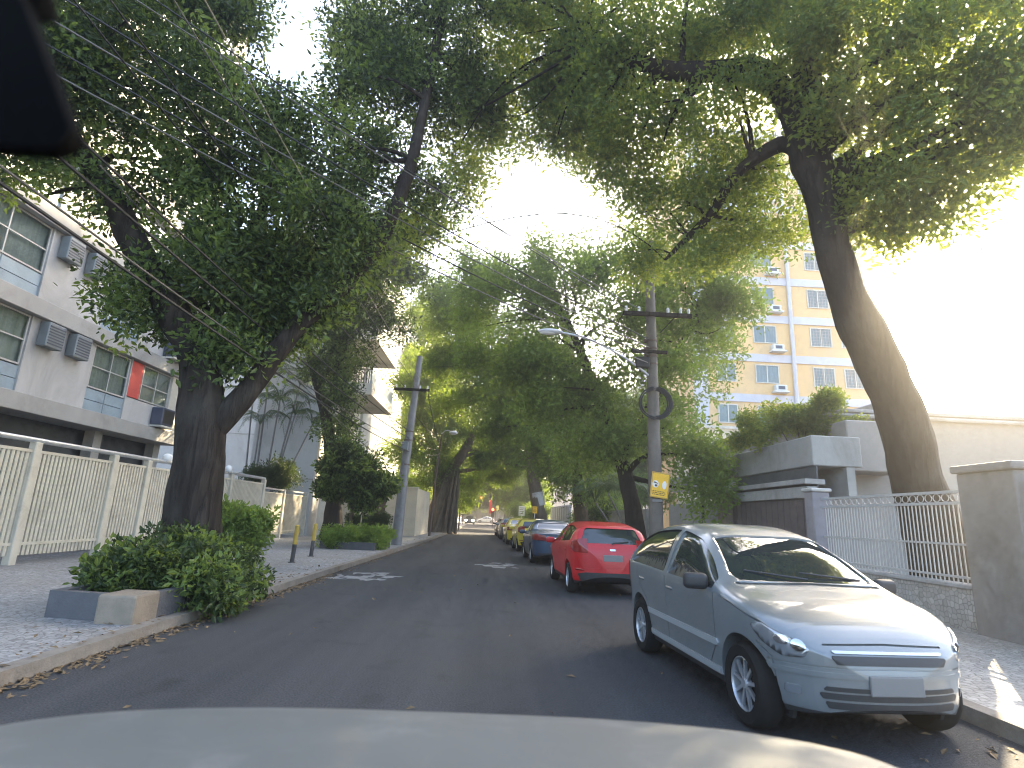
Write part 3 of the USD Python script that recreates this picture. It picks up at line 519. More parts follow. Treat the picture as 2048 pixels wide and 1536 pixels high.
shrub('round_shrub', 'bright green rounded shrub beside the forked trunk', [(-6.28, 13.5, 1.26,.38,2.5), (-5.8, 13.5, 1.12,.4,2.5), (-6.04, 13.5, 0.83,.35,2.5), (-5.59, 13.6, 0.96,.3,2.5), (-6.35, 13.4, 0.98,.3,2.5)], ('leaf_fresh', 'leaf_mid'), 103, 20, z0=.3)
shrub('low_shrub', 'low leafy shrub bed around the young staked tree', [(-5.9, 21.6, .45, .35, 2.5), (-5.3, 21.8, .5, .4, 2.5), (-4.8, 22.2, .55, .42, 2.5), (-5.6, 22.4, .45, .4, 2.5), (-4.4, 22.6, .5, .4, 2.5), (-4.5, 23.2, .5, .4, 2.5), (-5.2, 23.3, .5, .4, 2.5), (-4.3, 22.0, .3, .25, 2)], ('leaf_fresh', 'leaf_fresh'), 107, 20)
shrub('low_hedge', 'clipped dark plants in the box against the beige wall', [(-6.85, 31, 0.98,.32,2.5), (-6.33, 31, 1.03,.34,2.5), (-5.88, 31, 1.02,.3,2.5), (-7.27, 31, 0.94,.28,2.5)], ('leaf_deep', 'leaf_deep'), 109, 20, z0=.3)
shrub('roof_hedge', 'feathery green bush spreading over the grey canopy', [(7.23, 15.5, 4.15,.5,2), (7.95, 15.5, 4.28,.55,2), (8.56, 15.3, 4.42,.6,2), (9.15, 15.2, 4.5,.55,2), (8.97, 15.2, 4.85,.4,2), (8.35, 15.4, 4.64,.4,1.6), (9.49, 15, 4.21,.3,2)], ('leaf_mid', 'leaf_warm'), 111, 18, size=.35, z0=3.7)
shrub('garden_shrub', 'mixed green garden plants behind the parked cars', [(5.98, 34, 2.14,.7,2), (6.87, 34, 2.76,.9,2), (7.31, 32, 1.9,.7,2), (5.39, 34, 1.54,.5,2), (6.67, 33, 1.6,.6,2)], ('leaf_palm', 'leaf_fresh'), 113, 16, tw='fine', size=.5)
shrub('garden_shrub', 'green shrubs in front of the distant white building', [(2.98, 60, 2.31,1.0,2), (4.15, 58, 1.94,.9,2), (5.33, 60, 2.15,.9,2), (3.67, 58, 1.34,.8,2)], ('leaf_fresh', 'leaf_mid'), 115, 14, tw='mid', size=.6)
shrub('terrace_shrub', 'dark shrub at the foot of the palm clump', [(-11.06, 28.6, 3.16,.7,2), (-11.64, 28.6, 2.89,.55,2), (-10.31, 28.6, 3.07,.5,2)], ('leaf_deep', 'leaf_deep'), 117, 16, tw='fine', size=.4, z0=.12)
# leaf litter: uncounted dead leaves along the kerbs and on the road
def litter():
    r = np.random.default_rng(5); P = []
    for k in range(2400):
        y = r.uniform(4.2, 40) if r.random() < .6 else r.uniform(4.2, 14)
        u = r.random()
        if u < .68: x = kl(y) + abs(r.normal()) * .14; z = .008
        elif u < .80: x = kl(y) - .05 - abs(r.normal()) * .35; z = .132
        elif u < .97: x = kr(y) - abs(r.normal()) * .8; z = .008
        else: x = r.uniform(kl(y), kr(y)); z = .008
        P.append((x, y, z))
    lf = trimesh.Trimesh([[-.05, 0, 0], [0, -.022, .008], [.055, 0, .004], [0, .022, .012]], [[0, 1, 2], [0, 2, 3]], process=False)
    lf2 = trimesh.Trimesh([[-.035, 0, .01], [0, -.02, 0], [.04, 0, .012], [0, .02, .002]], [[0, 1, 2], [0, 2, 3]], process=False)
    scatter(None, 'leaf_litter', P, r.uniform(.45, 1.05, len(P)), [lf, lf2], [LK['dead_leaf']] * 2, 6, 'dry brown leaves scattered along the kerbs and road', 'stuff', 'leaf litter', upright=True)
litter()

# ------------------------------------------------------------------ cars (local frame: front at +y, x across, z up)
def _mani(m): return m3.Manifold(m3.Mesh(vert_properties=np.asarray(m.vertices, np.float32), tri_verts=np.asarray(m.faces, np.uint32)))
def body_shell(P, d=0.0, n=84):
    L2 = P['L'] / 2; W2 = P['W'] / 2
    top = PchipInterpolator(*np.array(P['top']).T); belt = PchipInterpolator(*np.array(P['belt']).T); low = PchipInterpolator(*np.array(P['low']).T)
    s = np.linspace(-1, 1, n); t = s * (1.5 - .5 * s * s); t = .55 * t + .45 * np.sign(t) * np.abs(t) ** .8
    t = np.unique(np.r_[np.linspace(-.985, -.8, 10), t, np.linspace(.8, .985, 10), -.9995, .9995, -.996, .996]); t = t[np.abs(t) < .9999]
    rings = []
    for q in t:
        zt = float(top(q)) + d; zb = min(float(belt(q)), zt - P.get('crown', .09) * (1 if abs(q) < .9 else max(.25, (1 - abs(q)) / .1))); z0 = float(low(q)) - d
        pw = P.get('pf', 13) if q > 0 else P.get('pr', 16)
        plan = (1 - abs(q) ** pw) ** (1 / 2.4) * (1 - (P.get('taper', .05) if q > 0 else P.get('taper_r', .04)) * max(0, abs(q) - .35) ** 1.6)
        hw = W2 * plan + d; h = zt - zb
        e = 2.2 + min(1, h / .5) * 3.2; k = P.get('tumble', .23) * min(1, h / .5)
        R = []
        for u in np.linspace(0, 1, 9):
            f = 1 - .085 * (1 - u) ** 2.2 - .012 * (1 - math.cos(2 * math.pi * u)) * .5
            if u == 0: f -= .03
            R.append((hw * f, z0 + (zb - z0) * u))
        for a in np.linspace(0, math.pi / 2, 17)[1:]:
            zf, wf = math.sin(a) ** (2 / e), max(math.cos(a), 0) ** (2 / e)
            R.append((hw * (1 - k * zf) * (wf if a < math.pi / 2 - 1e-6 else 0), zb + h * zf))
        R = np.array(R); full = np.vstack([R, (R * [-1, 1])[-2::-1]])
        rings.append(np.c_[full[:, 0], np.full(len(full), q * (L2 + d)), full[:, 1]])
    m = len(rings[0]); V = np.vstack(rings); Fc = []
    for i in range(len(rings) - 1):
        for j in range(m):
            a, b = i * m + j, i * m + (j + 1) % m; c, e_ = a + m, b + m
            Fc += [[a, b, e_], [a, e_, c]]
    nV = len(V); V = np.vstack([V, rings[0].mean(0), rings[-1].mean(0)])
    for j in range(m):
        Fc.append([nV, (j + 1) % m, j]); o = (len(rings) - 1) * m; Fc.append([nV + 1, o + j, o + (j + 1) % m])
    tm = trimesh.Trimesh(V, Fc, process=False)
    if tm.volume < 0: tm.invert()
    return _mani(tm), top, belt
def prism_x(poly, x0=-2, x1=2):
    """side-view polygon (y, z) pushed through the car sideways"""
    out = None
    for g in getattr(poly, 'geoms', [poly]):
        m = trimesh.creation.extrude_polygon(g, x1 - x0, engine='earcut'); v = m.vertices.copy()
        m.vertices = np.c_[v[:, 2] + x0, v[:, 0], v[:, 1]]
        if m.volume < 0: m.invert()
        q = _mani(m); out = q if out is None else out + q
    return out
def prism_y(poly, y0, y1):
    """front-view polygon (x, z) pushed along the car"""
    out = None
    for g in getattr(poly, 'geoms', [poly]):
        m = trimesh.creation.extrude_polygon(g, y1 - y0, engine='earcut'); v = m.vertices.copy()
        m.vertices = np.c_[v[:, 0], v[:, 2] + y0, v[:, 1]]
        if m.volume < 0: m.invert()
        q = _mani(m); out = q if out is None else out + q
    return out
def boxm(x0, x1, y0, y1, z0, z1): return m3.Manifold.cube([x1 - x0, y1 - y0, z1 - z0]).translate([x0, y0, z0])
def rnd(poly, r):
    x0, y0, x1, y1 = poly.bounds; r = min(r, .3 * min(x1 - x0, y1 - y0))
    q = poly.buffer(-r).buffer(2 * r).buffer(-r)
    return poly if q.is_empty or q.geom_type != 'Polygon' else q
def make_wheel(R, w, seed, spokes=7):
    prof = np.array([(R * .64, -w / 2 + .012), (R * .66, -w / 2), (R * .9, -w / 2 - .004), (R * .975, -w / 2 + .02), (R, -w / 2 + .05), (R, w / 2 - .05), (R * .975, w / 2 - .02), (R * .9, w / 2 + .004), (R * .66, w / 2), (R * .64, w / 2 - .012), (R * .64, -w / 2 + .012)])
    ty = trimesh.creation.revolve(prof, sections=36)
    ty.apply_transform(trimesh.transformations.rotation_matrix(math.pi / 2, [0, 1, 0]))
    if ty.volume < 0: ty.invert()
    rim = MB()
    rp = np.array([(R * .655, w / 2 - .012), (R * .62, w / 2 - .008), (R * .58, w / 2 - .035), (R * .57, -w / 2 + .03), (R * .6, -w / 2 + .03), (R * .655, w / 2 - .012)])
    rr = trimesh.creation.revolve(rp, sections=36); rr.apply_transform(trimesh.transformations.rotation_matrix(math.pi / 2, [0, 1, 0])); rim.add(rr)
    rim.cyl((w / 2 - .06, 0, 0), (w / 2 - .012, 0, 0), R * .16, R * .12, 14)
    for k in range(spokes):
        a = 2 * math.pi * k / spokes
        b = _mani(trimesh.creation.box([.022, R * .085, R * .5])).translate([w / 2 - .035, 0, R * .36]).rotate([math.degrees(a), 0, 0])
        rim.add(b)
    dish = MB().cyl((-.03, 0, 0), (w / 2 - .07, 0, 0), R * .56, R * .5, 20)
    return ty, rim.get(), dish.get()
GEO = {}
def car_geo(key, P):
    """all the booleans once per body; returns [(part, mesh, material key, smooth, parent part or None)]"""
    if key in GEO: return GEO[key]
    L2, W2 = P['L'] / 2, P['W'] / 2
    M, top, belt = body_shell(P); S, _, _ = body_shell(P, -.014); E, _, _ = body_shell(P, .006); T, _, _ = body_shell(P, -.03); E2, _, _ = body_shell(P, .014)
    zt = lambda y: float(top(y / L2)); zb = lambda y: float(belt(y / L2))
    parts = []
    def sidewin(y0, y1, drop=.10, lift=.03):
        yy = np.linspace(y0, y1, 30); up = np.array([zt(y) - drop for y in yy]); lo = np.array([zb(y) + lift for y in yy]); ok = up > lo + .03
        return rnd(Polygon(np.r_[np.c_[yy[ok], lo[ok]], np.c_[yy[ok], up[ok]][::-1]]), .025)
    wins = []
    for y0, y1 in P['side_windows']: wins.append(('side_window', prism_x(sidewin(y0, y1, P.get('win_drop', .10)))))
    yw, zc, zr, wb, wt = P['windscreen']
    wins.append(('windscreen', prism_y(rnd(Polygon([(-wb, zc), (wb, zc), (wt, zr), (wt * .6, zr + .02), (-wt * .6, zr + .02), (-wt, zr)]), .05), yw, L2)))
    yr, zc2, zr2, wb2, wt2 = P['rear_window']
    wins.append(('rear_window', prism_y(rnd(Polygon([(-wb2, zc2), (wb2, zc2), (wt2, zr2), (-wt2, zr2)]), .06), -L2, yr)))
    arches = None
    for y in P['axles']:
        for s in (-1, 1):
            c = m3.Manifold.cylinder(.5, P['R'] + .05, P['R'] + .05, 40).rotate([0, 90, 0]).translate([W2 - .27 if s > 0 else -W2 - .23, y, P['R'] + .01])
            arches = c if arches is None else arches + c
    body = M - arches
    skin = m3.Manifold() ; grooves = None
    for ln in P['seams']:
        g = prism_x(LineString(ln).buffer(.006)); grooves = g if grooves is None else grooves + g
    for ln, y0, y1 in P['seams_y']:
        g = prism_y(LineString(ln).buffer(.006), y0, y1); grooves = g if grooves is None else grooves + g
    body = body - (grooves - body_shell(P, -.010)[0])
    for nm, pr in wins: body = body - pr
    blk = M - arches
    body_l = body - boxm(-2, 2, -3, 3, 0, P['trim_z']) if P.get('trim_z') else body
    parts.append(('body', body_l, 'PAINT', 32, None))
    if P.get('trim_z'): parts.append(('lower_trim', blk ^ boxm(-2, 2, -3, 3, 0, P['trim_z'] - .001), 'black_trim', 32, None))
    for nm, pr in wins:
        if nm == 'side_window':
            g = S ^ pr
            for s in (-1, 1): parts.append((nm, g ^ (boxm(.0005, 2, -3, 3, 0, 3) if s > 0 else boxm(-2, -.0005, -3, 3, 0, 3)), 'car_glass', 32, None))
        else: parts.append((nm, S ^ pr, 'car_glass', 32, None))
    # dark liner behind the wheels
    for y in P['axles']:
        for s in (-1, 1):
            ln = m3.Manifold.cylinder(.03, P['R'] + .048, P['R'] + .048, 32).rotate([0, 90, 0]).translate([s * (W2 - .26) - .015, y, P['R'] + .01])
            parts.append(('arch_liner', ln ^ boxm(-2, 2, -3, 3, .16, 3), 'arch_black', False, None))
    for nm, poly, mk, x0 in P['lens_side']:      # lamp shapes seen from the side, wrapping the corner inwards to |x| = x0
        pr = prism_x(rnd(Polygon(poly), .02))
        for s in (-1, 1): parts.append((nm, ((E - T) ^ pr ^ (boxm(x0, 2, -3, 3, 0, 3) if s > 0 else boxm(-2, -x0, -3, 3, 0, 3))) - arches, mk, 32, None))
    for nm, poly, y0, y1, mk in P['front_pieces']:
        parts.append((nm, ((E - T) ^ prism_y(rnd(Polygon(poly), .012), y0, y1)) - arches, mk, 32, None))
    for nm, poly, mk in P['side_pieces']:
        e = ((E2 - T) ^ prism_x(Polygon(poly))) - arches
        for s in (-1, 1): parts.append((nm, e ^ (boxm(.3, 2, -3, 3, 0, 3) if s > 0 else boxm(-2, -.3, -3, 3, 0, 3)), mk, 32, None))
    # number plates: blank, as blurred in the photograph
    for y_end, z, in ((-1, P['plate'][0]), (1, P['plate'][1])):
        q = np.linspace(.5, 1, 200); yy = max([v for v in q if float(top(y_end * v)) >= z + .04] or [.9]) * L2
        b = rbox(-.2, .2, -.012, .012, z - .065, z + .065, .008, 6).translate([0, y_end * (yy + .004), 0])
        parts.append(('number_plate', b, 'plate_grey', False, None))
    # mirrors
    my, mz = P['mirror']
    mw = W2 * .97
    for s in (-1, 1):
        h = rbox(-.11, .11, -.05, .06, -.065, .075, .045, 10).rotate([0, 0, -s * 8]).translate([s * (mw + .10), my, mz])
        st = m3.Manifold.batch_hull([m3.Manifold.sphere(.022, 8).translate([s * (mw - .06), my + .02, mz - .04]), m3.Manifold.sphere(.02, 8).translate([s * (mw + .06), my, mz - .03])])
        parts.append(('wing_mirror', h + st, P.get('mirror_mat', 'PAINT'), 40, None))
    for (y, z) in P['handles']:
        for s in (-1, 1):
            c = np.array([s * (W2 * .985), y, z])
            parts.append(('door_handle', rbox(-.02, .02, -.085, .085, -.017, .017, .014, 8).translate(list(map(float, c))), P.get('handle_mat', 'PAINT'), 40, None))
    yc = L2 * .52
    for x0, x1 in ((-.55, .02), (.0, .5)):
        pts = []
        for k in np.linspace(0, 1, 6):
            x = x0 + (x1 - x0) * k; zz = P['windscreen'][1] + .012 + .05 * k
            qq = [v for v in np.linspace(.15, .75, 120) if float(top(v)) - .055 * (x / .6) ** 2 >= zz]
            pts.append((x, (max(qq) if qq else .5) * L2 + .004, zz + .012))
        parts.append(('wiper', tube(pts, [.012, .011, .01, .009, .008, .007], 6), 'black_trim', False, None))
    if P.get('bowls'):
        for (bx, by, bz, br) in P['bowls']:
            for s in (-1, 1):
                parts.append(('lamp_bowl', (body_shell(P, .009)[0] - E) ^ prism_y(shapely.Point(s * bx, bz).buffer(br), by, 2.3), 'lamp_bowl', 32, None))
    if P.get('wiper'):
        y, z = P['wiper']
        parts.append(('rear_wiper', tube([(0, y - .02, z - .03), (.02, y - .02, z), (.36, y + .03, z + .04)], [.02, .014, .008], 6), 'black_trim', False, None))
    GEO[key] = parts
    return parts
WG = {}
def build_car(name, label, key, P, paint_key, x, y, rot, group=None, cat='car', skip=()):
    t = thing(name, label, cat, (x, y, 0), rot, group)
    for nm, m, mk, sm, par in car_geo(key, P):
        if nm in skip: continue
        if isinstance(m, m3.Manifold) and m.is_empty(): continue
        put(t, nm, m, LK[paint_key if mk == 'PAINT' else mk], sm)
    wk = (P['R'], P.get('spokes', 7))
    if wk not in WG: WG[wk] = make_wheel(P['R'], P['R'] * .62, 1, wk[1])
    ty, rim, dish = WG[wk]
    for ya in P['axles']:
        for s in (-1, 1):
            w = UsdGeom.Xform.Define(stage, numbered(pth(t), 'wheel'))
            w.AddTranslateOp().Set(Gf.Vec3d(s * (P['W'] / 2 - P['R'] * .31 - .035), ya, P['R']))
            if s < 0: w.AddRotateZOp().Set(180.0)
            put(w.GetPrim(), 'tyre', ty, LK['tyre'], 40); put(w.GetPrim(), 'rim', rim, LK['alloy'], 40); put(w.GetPrim(), 'hub_dish', dish, LK['arch_black'])
    return t
LOW = [(-1, .36), (-.93, .27), (-.7, .21), (.7, .21), (.93, .25), (1, .32)]
def mirror_line(l): return [l]
ROUND_HATCH = dict(L=3.85, W=1.68, R=.305, axles=(-1.17, 1.29), crown=.10, tumble=.25, pf=9, pr=14, taper=.07, win_drop=.085,
    top=[(-1, .50), (-.985, .80), (-.95, 1.0), (-.87, 1.2), (-.72, 1.385), (-.48, 1.497), (-.18, 1.525), (.08, 1.462), (.28, 1.31), (.47, 1.10), (.55, 1.02), (.72, .945), (.86, .84), (.945, .71), (.985, .6), (1, .48)],
    belt=[(-1, 1.0), (-.5, .985), (0, .955), (.4, .93), (1, .86)], low=LOW,
    side_windows=[(-1.50, -.30), (-.22, .86)], windscreen=(.30, 1.045, 1.405, .665, .52), rear_window=(-1.05, 1.02, 1.34, .60, .50),
    seams=[[(-.26, .95), (-.26, .33), (.72, .33), (.86, .5), (.9, .93)], [(-.26, .33), (-.78, .33), (-.86, .62), (-1.13, .78), (-1.2, .97)], [(1.02, .92), (1.2, .885), (1.55, .80), (1.78, .70)], [(1.63, .36), (1.62, .58), (1.5, .66)]],
    seams_y=[([(-.66, 1.02), (0, 1.035), (.66, 1.02)], .5, 1.2), ([(-.74, .56), (0, .565), (.74, .56)], 1.3, 2.2), ([(-.45, .70), (0, .71), (.45, .70)], 1.5, 2.2)],
    trim_z=.27,
    lens_side=[('headlight', [(1.44, .775), (1.56, .80), (1.70, .745), (1.82, .665), (1.80, .61), (1.70, .60), (1.56, .67)], 'lamp_clear', .46), ('tail_light', [(-1.93, .72), (-1.66, .78), (-1.62, 1.02), (-1.76, 1.2), (-1.93, 1.05)], 'lamp_red', .52)],
    front_pieces=[('grille', [(-.40, .585), (.40, .585), (.44, .64), (-.44, .64)], 1.5, 2.2, 'black_trim'), ('lower_grille', [(-.46, .30), (.46, .30), (.49, .345), (-.49, .345)], 1.5, 2.2, 'black_trim'), ('lower_grille', [(-.495, .36), (.495, .36), (.52, .40), (-.52, .40)], 1.5, 2.2, 'black_trim'), ('lower_grille', [(-.50, .412), (.50, .412), (.47, .44), (-.47, .44)], 1.5, 2.2, 'black_trim'), ('grille_bar', [(-.40, .655), (.40, .655), (.43, .672), (-.43, .672)], 1.5, 2.2, 'chrome'),
                  ('fog_lamp', [(-.68, .36), (-.61, .36), (-.61, .42), (-.68, .42)], 1.2, 2.2, 'lamp_clear'), ('fog_lamp', [(.68, .36), (.61, .36), (.61, .42), (.68, .42)], 1.2, 2.2, 'lamp_clear'),
                  ('bumper_strip', [(-.8, .495), (.8, .495), (.8, .53), (-.8, .53)], 1.45, 2.2, 'PAINT')],
    side_pieces=[('rub_strip', [(-.84, .50), (.9, .50), (.92, .525), (.9, .555), (-.86, .555)], 'strip_silver'), ('sill_strip', [(-.8, .275), (.92, .275), (.92, .335), (-.8, .335)], 'strip_silver')],
    bowls=[(.62, 1.3, .688, .04), (.70, 1.2, .712, .034)], plate=(.68, .46), mirror=(.72, 1.0), handles=((-.14, .845), (-1.02, .85)), mirror_mat='black_trim', spokes=9)
HATCH = dict(L=3.97, W=1.72, R=.31, axles=(-1.24, 1.25), crown=.10, tumble=.26, pf=9, pr=12, taper=.07,
    top=[(-1, .46), (-.99, .78), (-.965, .95), (-.93, 1.08), (-.87, 1.27), (-.82, 1.39), (-.7, 1.435), (-.4, 1.485), (-.05, 1.475), (.15, 1.39), (.44, 1.07), (.52, 1.0), (.78, .90), (.91, .79), (.965, .66), (1, .47)],
    belt=[(-1, 1.08), (-.5, 1.02), (0, .97), (.4, .93), (1, .85)], low=[(-1, .40), (-.93, .30), (-.7, .21), (.7, .21), (.93, .25), (1, .32)],
    side_windows=[(-1.52, -.35), (-.27, .82)], windscreen=(.25, 1.03, 1.37, .68, .53), rear_window=(-1.35, 1.045, 1.345, .66, .53),
    seams=[[(-.31, .96), (-.31, .33), (.7, .33), (.84, .5), (.88, .93)], [(-.31, .33), (-.82, .33), (-.9, .62), (-1.2, .8), (-1.28, 1.0)], [(-1.98, .56), (-1.75, .58)]],
    seams_y=[([(-.69, .72), (-.66, .56), (.66, .56), (.69, .72), (.70, 1.0)], -2.2, -1.55), ([(-.68, .99), (0, 1.01), (.68, .99)], .5, 1.2)],
    trim_z=.29,
    lens_side=[('headlight', [(1.35, .78), (1.55, .83), (1.78, .74), (1.9, .64), (1.72, .64)], 'lamp_clear', .45), ('tail_light', [(-1.72, .86), (-1.99, .84), (-1.92, 1.03), (-1.82, 1.14), (-1.66, 1.06), (-1.60, .95)], 'lamp_red', .52)],
    front_pieces=[('grille', [(-.5, .36), (.5, .36), (.42, .55), (-.42, .55)], 1.5, 2.2, 'black_trim'), ('rear_diffuser', [(-.62, .26), (.62, .26), (.70, .43), (.55, .47), (-.55, .47), (-.70, .43)], -2.2, -1.5, 'black_trim'),
                  ('reflector', [(-.74, .50), (-.58, .50), (-.58, .53), (-.74, .53)], -2.2, -1.4, 'lamp_red'), ('reflector', [(.74, .50), (.58, .50), (.58, .53), (.74, .53)], -2.2, -1.4, 'lamp_red'),
                  ('badge', [(-.06, .905), (.06, .905), (.06, .945), (-.06, .945)], -2.2, -1.5, 'chrome')],
    side_pieces=[], plate=(.76, .45), mirror=(.74, .99), handles=((-.18, .86), (-1.1, .88)), wiper=(-1.86, 1.06), spokes=7)
SEDAN = dict(L=4.35, W=1.74, R=.315, axles=(-1.30, 1.36), crown=.09, tumble=.25, pf=10, pr=13, taper=.07,
    top=[(-1, .50), (-.99, .88), (-.955, 1.02), (-.72, 1.085), (-.62, 1.14), (-.42, 1.39), (-.2, 1.47), (0, 1.465), (.14, 1.38), (.42, 1.06), (.5, .99), (.8, .87), (.92, .76), (.97, .63), (1, .47)],
    belt=[(-1, 1.0), (-.5, .985), (0, .95), (.4, .92), (1, .85)], low=LOW,
    side_windows=[(-1.38, -.33), (-.25, .88)], windscreen=(.28, 1.02, 1.36, .68, .53), rear_window=(-.95, 1.12, 1.36, .62, .52),
    seams=[[(-.29, .95), (-.29, .33), (.8, .33), (.92, .5), (.95, .92)], [(-.29, .33), (-.85, .33), (-.93, .62), (-1.2, .8), (-1.28, .97)]],
    seams_y=[([(-.66, .98), (-.62, .60), (.62, .60), (.66, .98)], -2.3, -1.6)],
    trim_z=.28,
    lens_side=[('headlight', [(1.5, .78), (1.7, .82), (1.95, .72), (2.06, .62), (1.85, .62)], 'lamp_clear', .45), ('tail_light', [(-1.78, .80), (-2.17, .78), (-2.15, .95), (-2.0, 1.0), (-1.72, .96)], 'lamp_red', .42)],
    front_pieces=[('grille', [(-.5, .36), (.5, .36), (.42, .55), (-.42, .55)], 1.5, 2.4, 'black_trim'), ('rear_diffuser', [(-.6, .26), (.6, .26), (.66, .38), (-.66, .38)], -2.4, -1.6, 'black_trim'),
                  ('chrome_strip', [(-.4, .86), (.4, .86), (.4, .885), (-.4, .885)], -2.4, -1.6, 'chrome')],
    side_pieces=[], plate=(.76, .45), mirror=(.8, .98), handles=((-.17, .85), (-1.1, .86)), spokes=10)

build_car('parked_hatchback', 'silver round-roofed hatchback parked nose towards the viewer', 'round', ROUND_HATCH, 'paint_silver', 2.72, 6.12, 180 + 4.0, group=None)
build_car('parked_hatchback', 'bright red hatchback parked tail first, blank grey number plate', 'hatch', HATCH, 'paint_red', 2.42, 13.95, 2.0)
build_car('parked_sedan', 'dark navy sedan parked just ahead of the red hatchback', 'sedan', SEDAN, 'paint_navy', 2.12, 21.7, 2.0)
build_car('taxi', 'yellow-green taxi parked directly ahead of the navy sedan', 'hatch', HATCH, 'paint_taxi', 1.88, 28.2, 2.5, 'yellow taxis in the parked row')
build_car('taxi', 'farther yellow taxi, second taxi beyond the navy sedan', 'sedan', SEDAN, 'paint_taxi', 1.55, 34.8, 2.5, 'yellow taxis in the parked row')
build_car('parked_hatchback', 'grey hatchback parked just beyond the farther taxi', 'hatch', HATCH, 'paint_grey', 1.25, 41.5, 2.0)
build_car('parked_sedan', 'black sedan at the far end of the parked row', 'sedan', SEDAN, 'paint_black', 1.05, 47.5, 2.0)
build_car('white_car', 'white sedan crossing the far end of the street', 'sedan', SEDAN, 'paint_white', -1.7, 133.0, 90)
oc = build_car('oncoming_car', 'dark oncoming car with both headlights lit far down the street', 'hatch', HATCH, 'paint_black', -4.2, 104.0, 180, skip=('headlight',))
for s in (-1, 1):
    hl = m3.Manifold.sphere(.2, 14).scale([1.1, .6, .9]).translate([s * .62, 1.86, .70])
    put(oc, 'headlight', hl, LK['headlight_lit'], True)

# the car that carries the camera: bonnet, wings, nose and front wheels, with the black mirror housing above
OWN = dict(L=4.4, W=2.1, R=.33, axles=(-1.3, 1.38), crown=.12, tumble=.2, pf=8, pr=13, taper=.04,
    top=[(-1, .5), (-.9, 1.1), (0, 1.14), (.3, 1.13), (.45, 1.125), (.55, 1.115), (.66, 1.095), (.76, 1.05), (.86, .96), (.93, .82), (.975, .66), (1, .5)],
    belt=[(-1, 1.0), (1, .95)], low=LOW)
own = thing('camera_car', 'dusty pale grey bonnet of the car the view is taken from', 'car', (-.09, -.24, 0))
OM, otop, obelt = body_shell(OWN)
arch = None
for s in (-1, 1):
    c = m3.Manifold.cylinder(.5, .40, .40, 40).rotate([0, 90, 0]).translate([1.05 - .27 if s > 0 else -1.05 - .23, 1.38, .34]); arch = c if arch is None else arch + c
front = (OM - arch) ^ boxm(-2, 2, .86, 3, 0, 3)
seam = prism_x(LineString([(1.95, .9), (1.8, .97), (1.2, 1.0), (.8, 1.02)]).buffer(.003)) - body_shell(OWN, -.008)[0]
put(own, 'bonnet', front - seam, LK['bonnet_dusty'], 32)
put(own, 'scuttle', MB().box(-.86, .86, .78, .855, .75, 1.09), LK['black_trim'])
ty, rim, dish = make_wheel(.33, .2, 1, 7)
for s in (-1, 1):
    w = UsdGeom.Xform.Define(stage, numbered(pth(own), 'wheel')); w.AddTranslateOp().Set(Gf.Vec3d(s * .94, 1.38, .33))
    if s < 0: w.AddRotateZOp().Set(180.0)
    put(w.GetPrim(), 'tyre', ty, LK['tyre'], 40); put(w.GetPrim(), 'rim', rim, LK['alloy'], 40); put(w.GetPrim(), 'hub_dish', dish, LK['arch_black'])

def as_tm(m):
    m = m.get() if isinstance(m, MB) else MB().add(m).get()
    return m.copy()
# ------------------------------------------------------------------ left apartment block (facade plane x = -13.5)
FX = -13.5
apt = thing('apartment_block', 'white apartment block with grey floor bands and blue panels behind the cream fence', 'apartment building', (FX, 17, 0))
def ap(name, mb, mk, smooth=False, par=None, **k):
    m = as_tm(mb)
    m = m.copy(); m.apply_translation([-FX, -17, 0]); return put(par or apt, name, m, LK[mk], smooth, **k)
Y0, Y1, NF = 2.0, 24.0, 7
FH = 2.75
bays = [('win', 2.0, 5.6), ('blank', 5.6, 8.2), ('bal', 8.2, 10.2), ('win', 10.2, 15.75), ('blank', 15.75, 18.4), ('bal', 18.4, 20.35), ('sp', 20.35, 23.0), ('pil', 23.0, 24.0)]
ap('core_wall', MB().box(FX - 12, FX - 1.2, Y0, Y1, 0, 4.0 + NF * FH), 'facade_white')
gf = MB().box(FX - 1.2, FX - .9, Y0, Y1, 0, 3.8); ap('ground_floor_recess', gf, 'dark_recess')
for y in (4, 9.5, 15, 20, 23.5): ap('column', MB().box(FX - .75, FX - .4, y - .2, y + .2, 0, 3.84), 'facade_band')
def window(x, y0, y1, z0, z1, mull, trans, frame_mk='white_metal', curtain='curtain', par=None, fn=None, d=.05, cdist=.10):
    fn = fn or ap
    f = MB().box(x - d, x, y0, y1, z0, z0 + .05).box(x - d, x, y0, y1, z1 - .05, z1).box(x - d, x, y0, y0 + .05, z0 + .05, z1 - .05).box(x - d, x, y1 - .05, y1, z0 + .05, z1 - .05)
    for k in range(1, mull): yy = y0 + (y1 - y0) * k / mull; f.box(x - d + .004, x - .004, yy - .02, yy + .02, z0 + .05, z1 - .05)
    for zf in trans: zz = z0 + (z1 - z0) * zf; f.box(x - d + .006, x - .006, y0 + .05, y1 - .05, zz - .018, zz + .018)
    w = fn('window', f, frame_mk, par=par)
    fn('pane', MB().box(x - d * .6, x - d * .6 + .006, y0 + .04, y1 - .04, z0 + .04, z1 - .04), 'window_pane', par=w)
    fn('curtain', MB().box(x - cdist - .02, x - cdist, y0 + .01, y1 - .01, z0 + .01, z1 - .01), curtain, par=w)
    return w
r_ = np.random.default_rng(12)
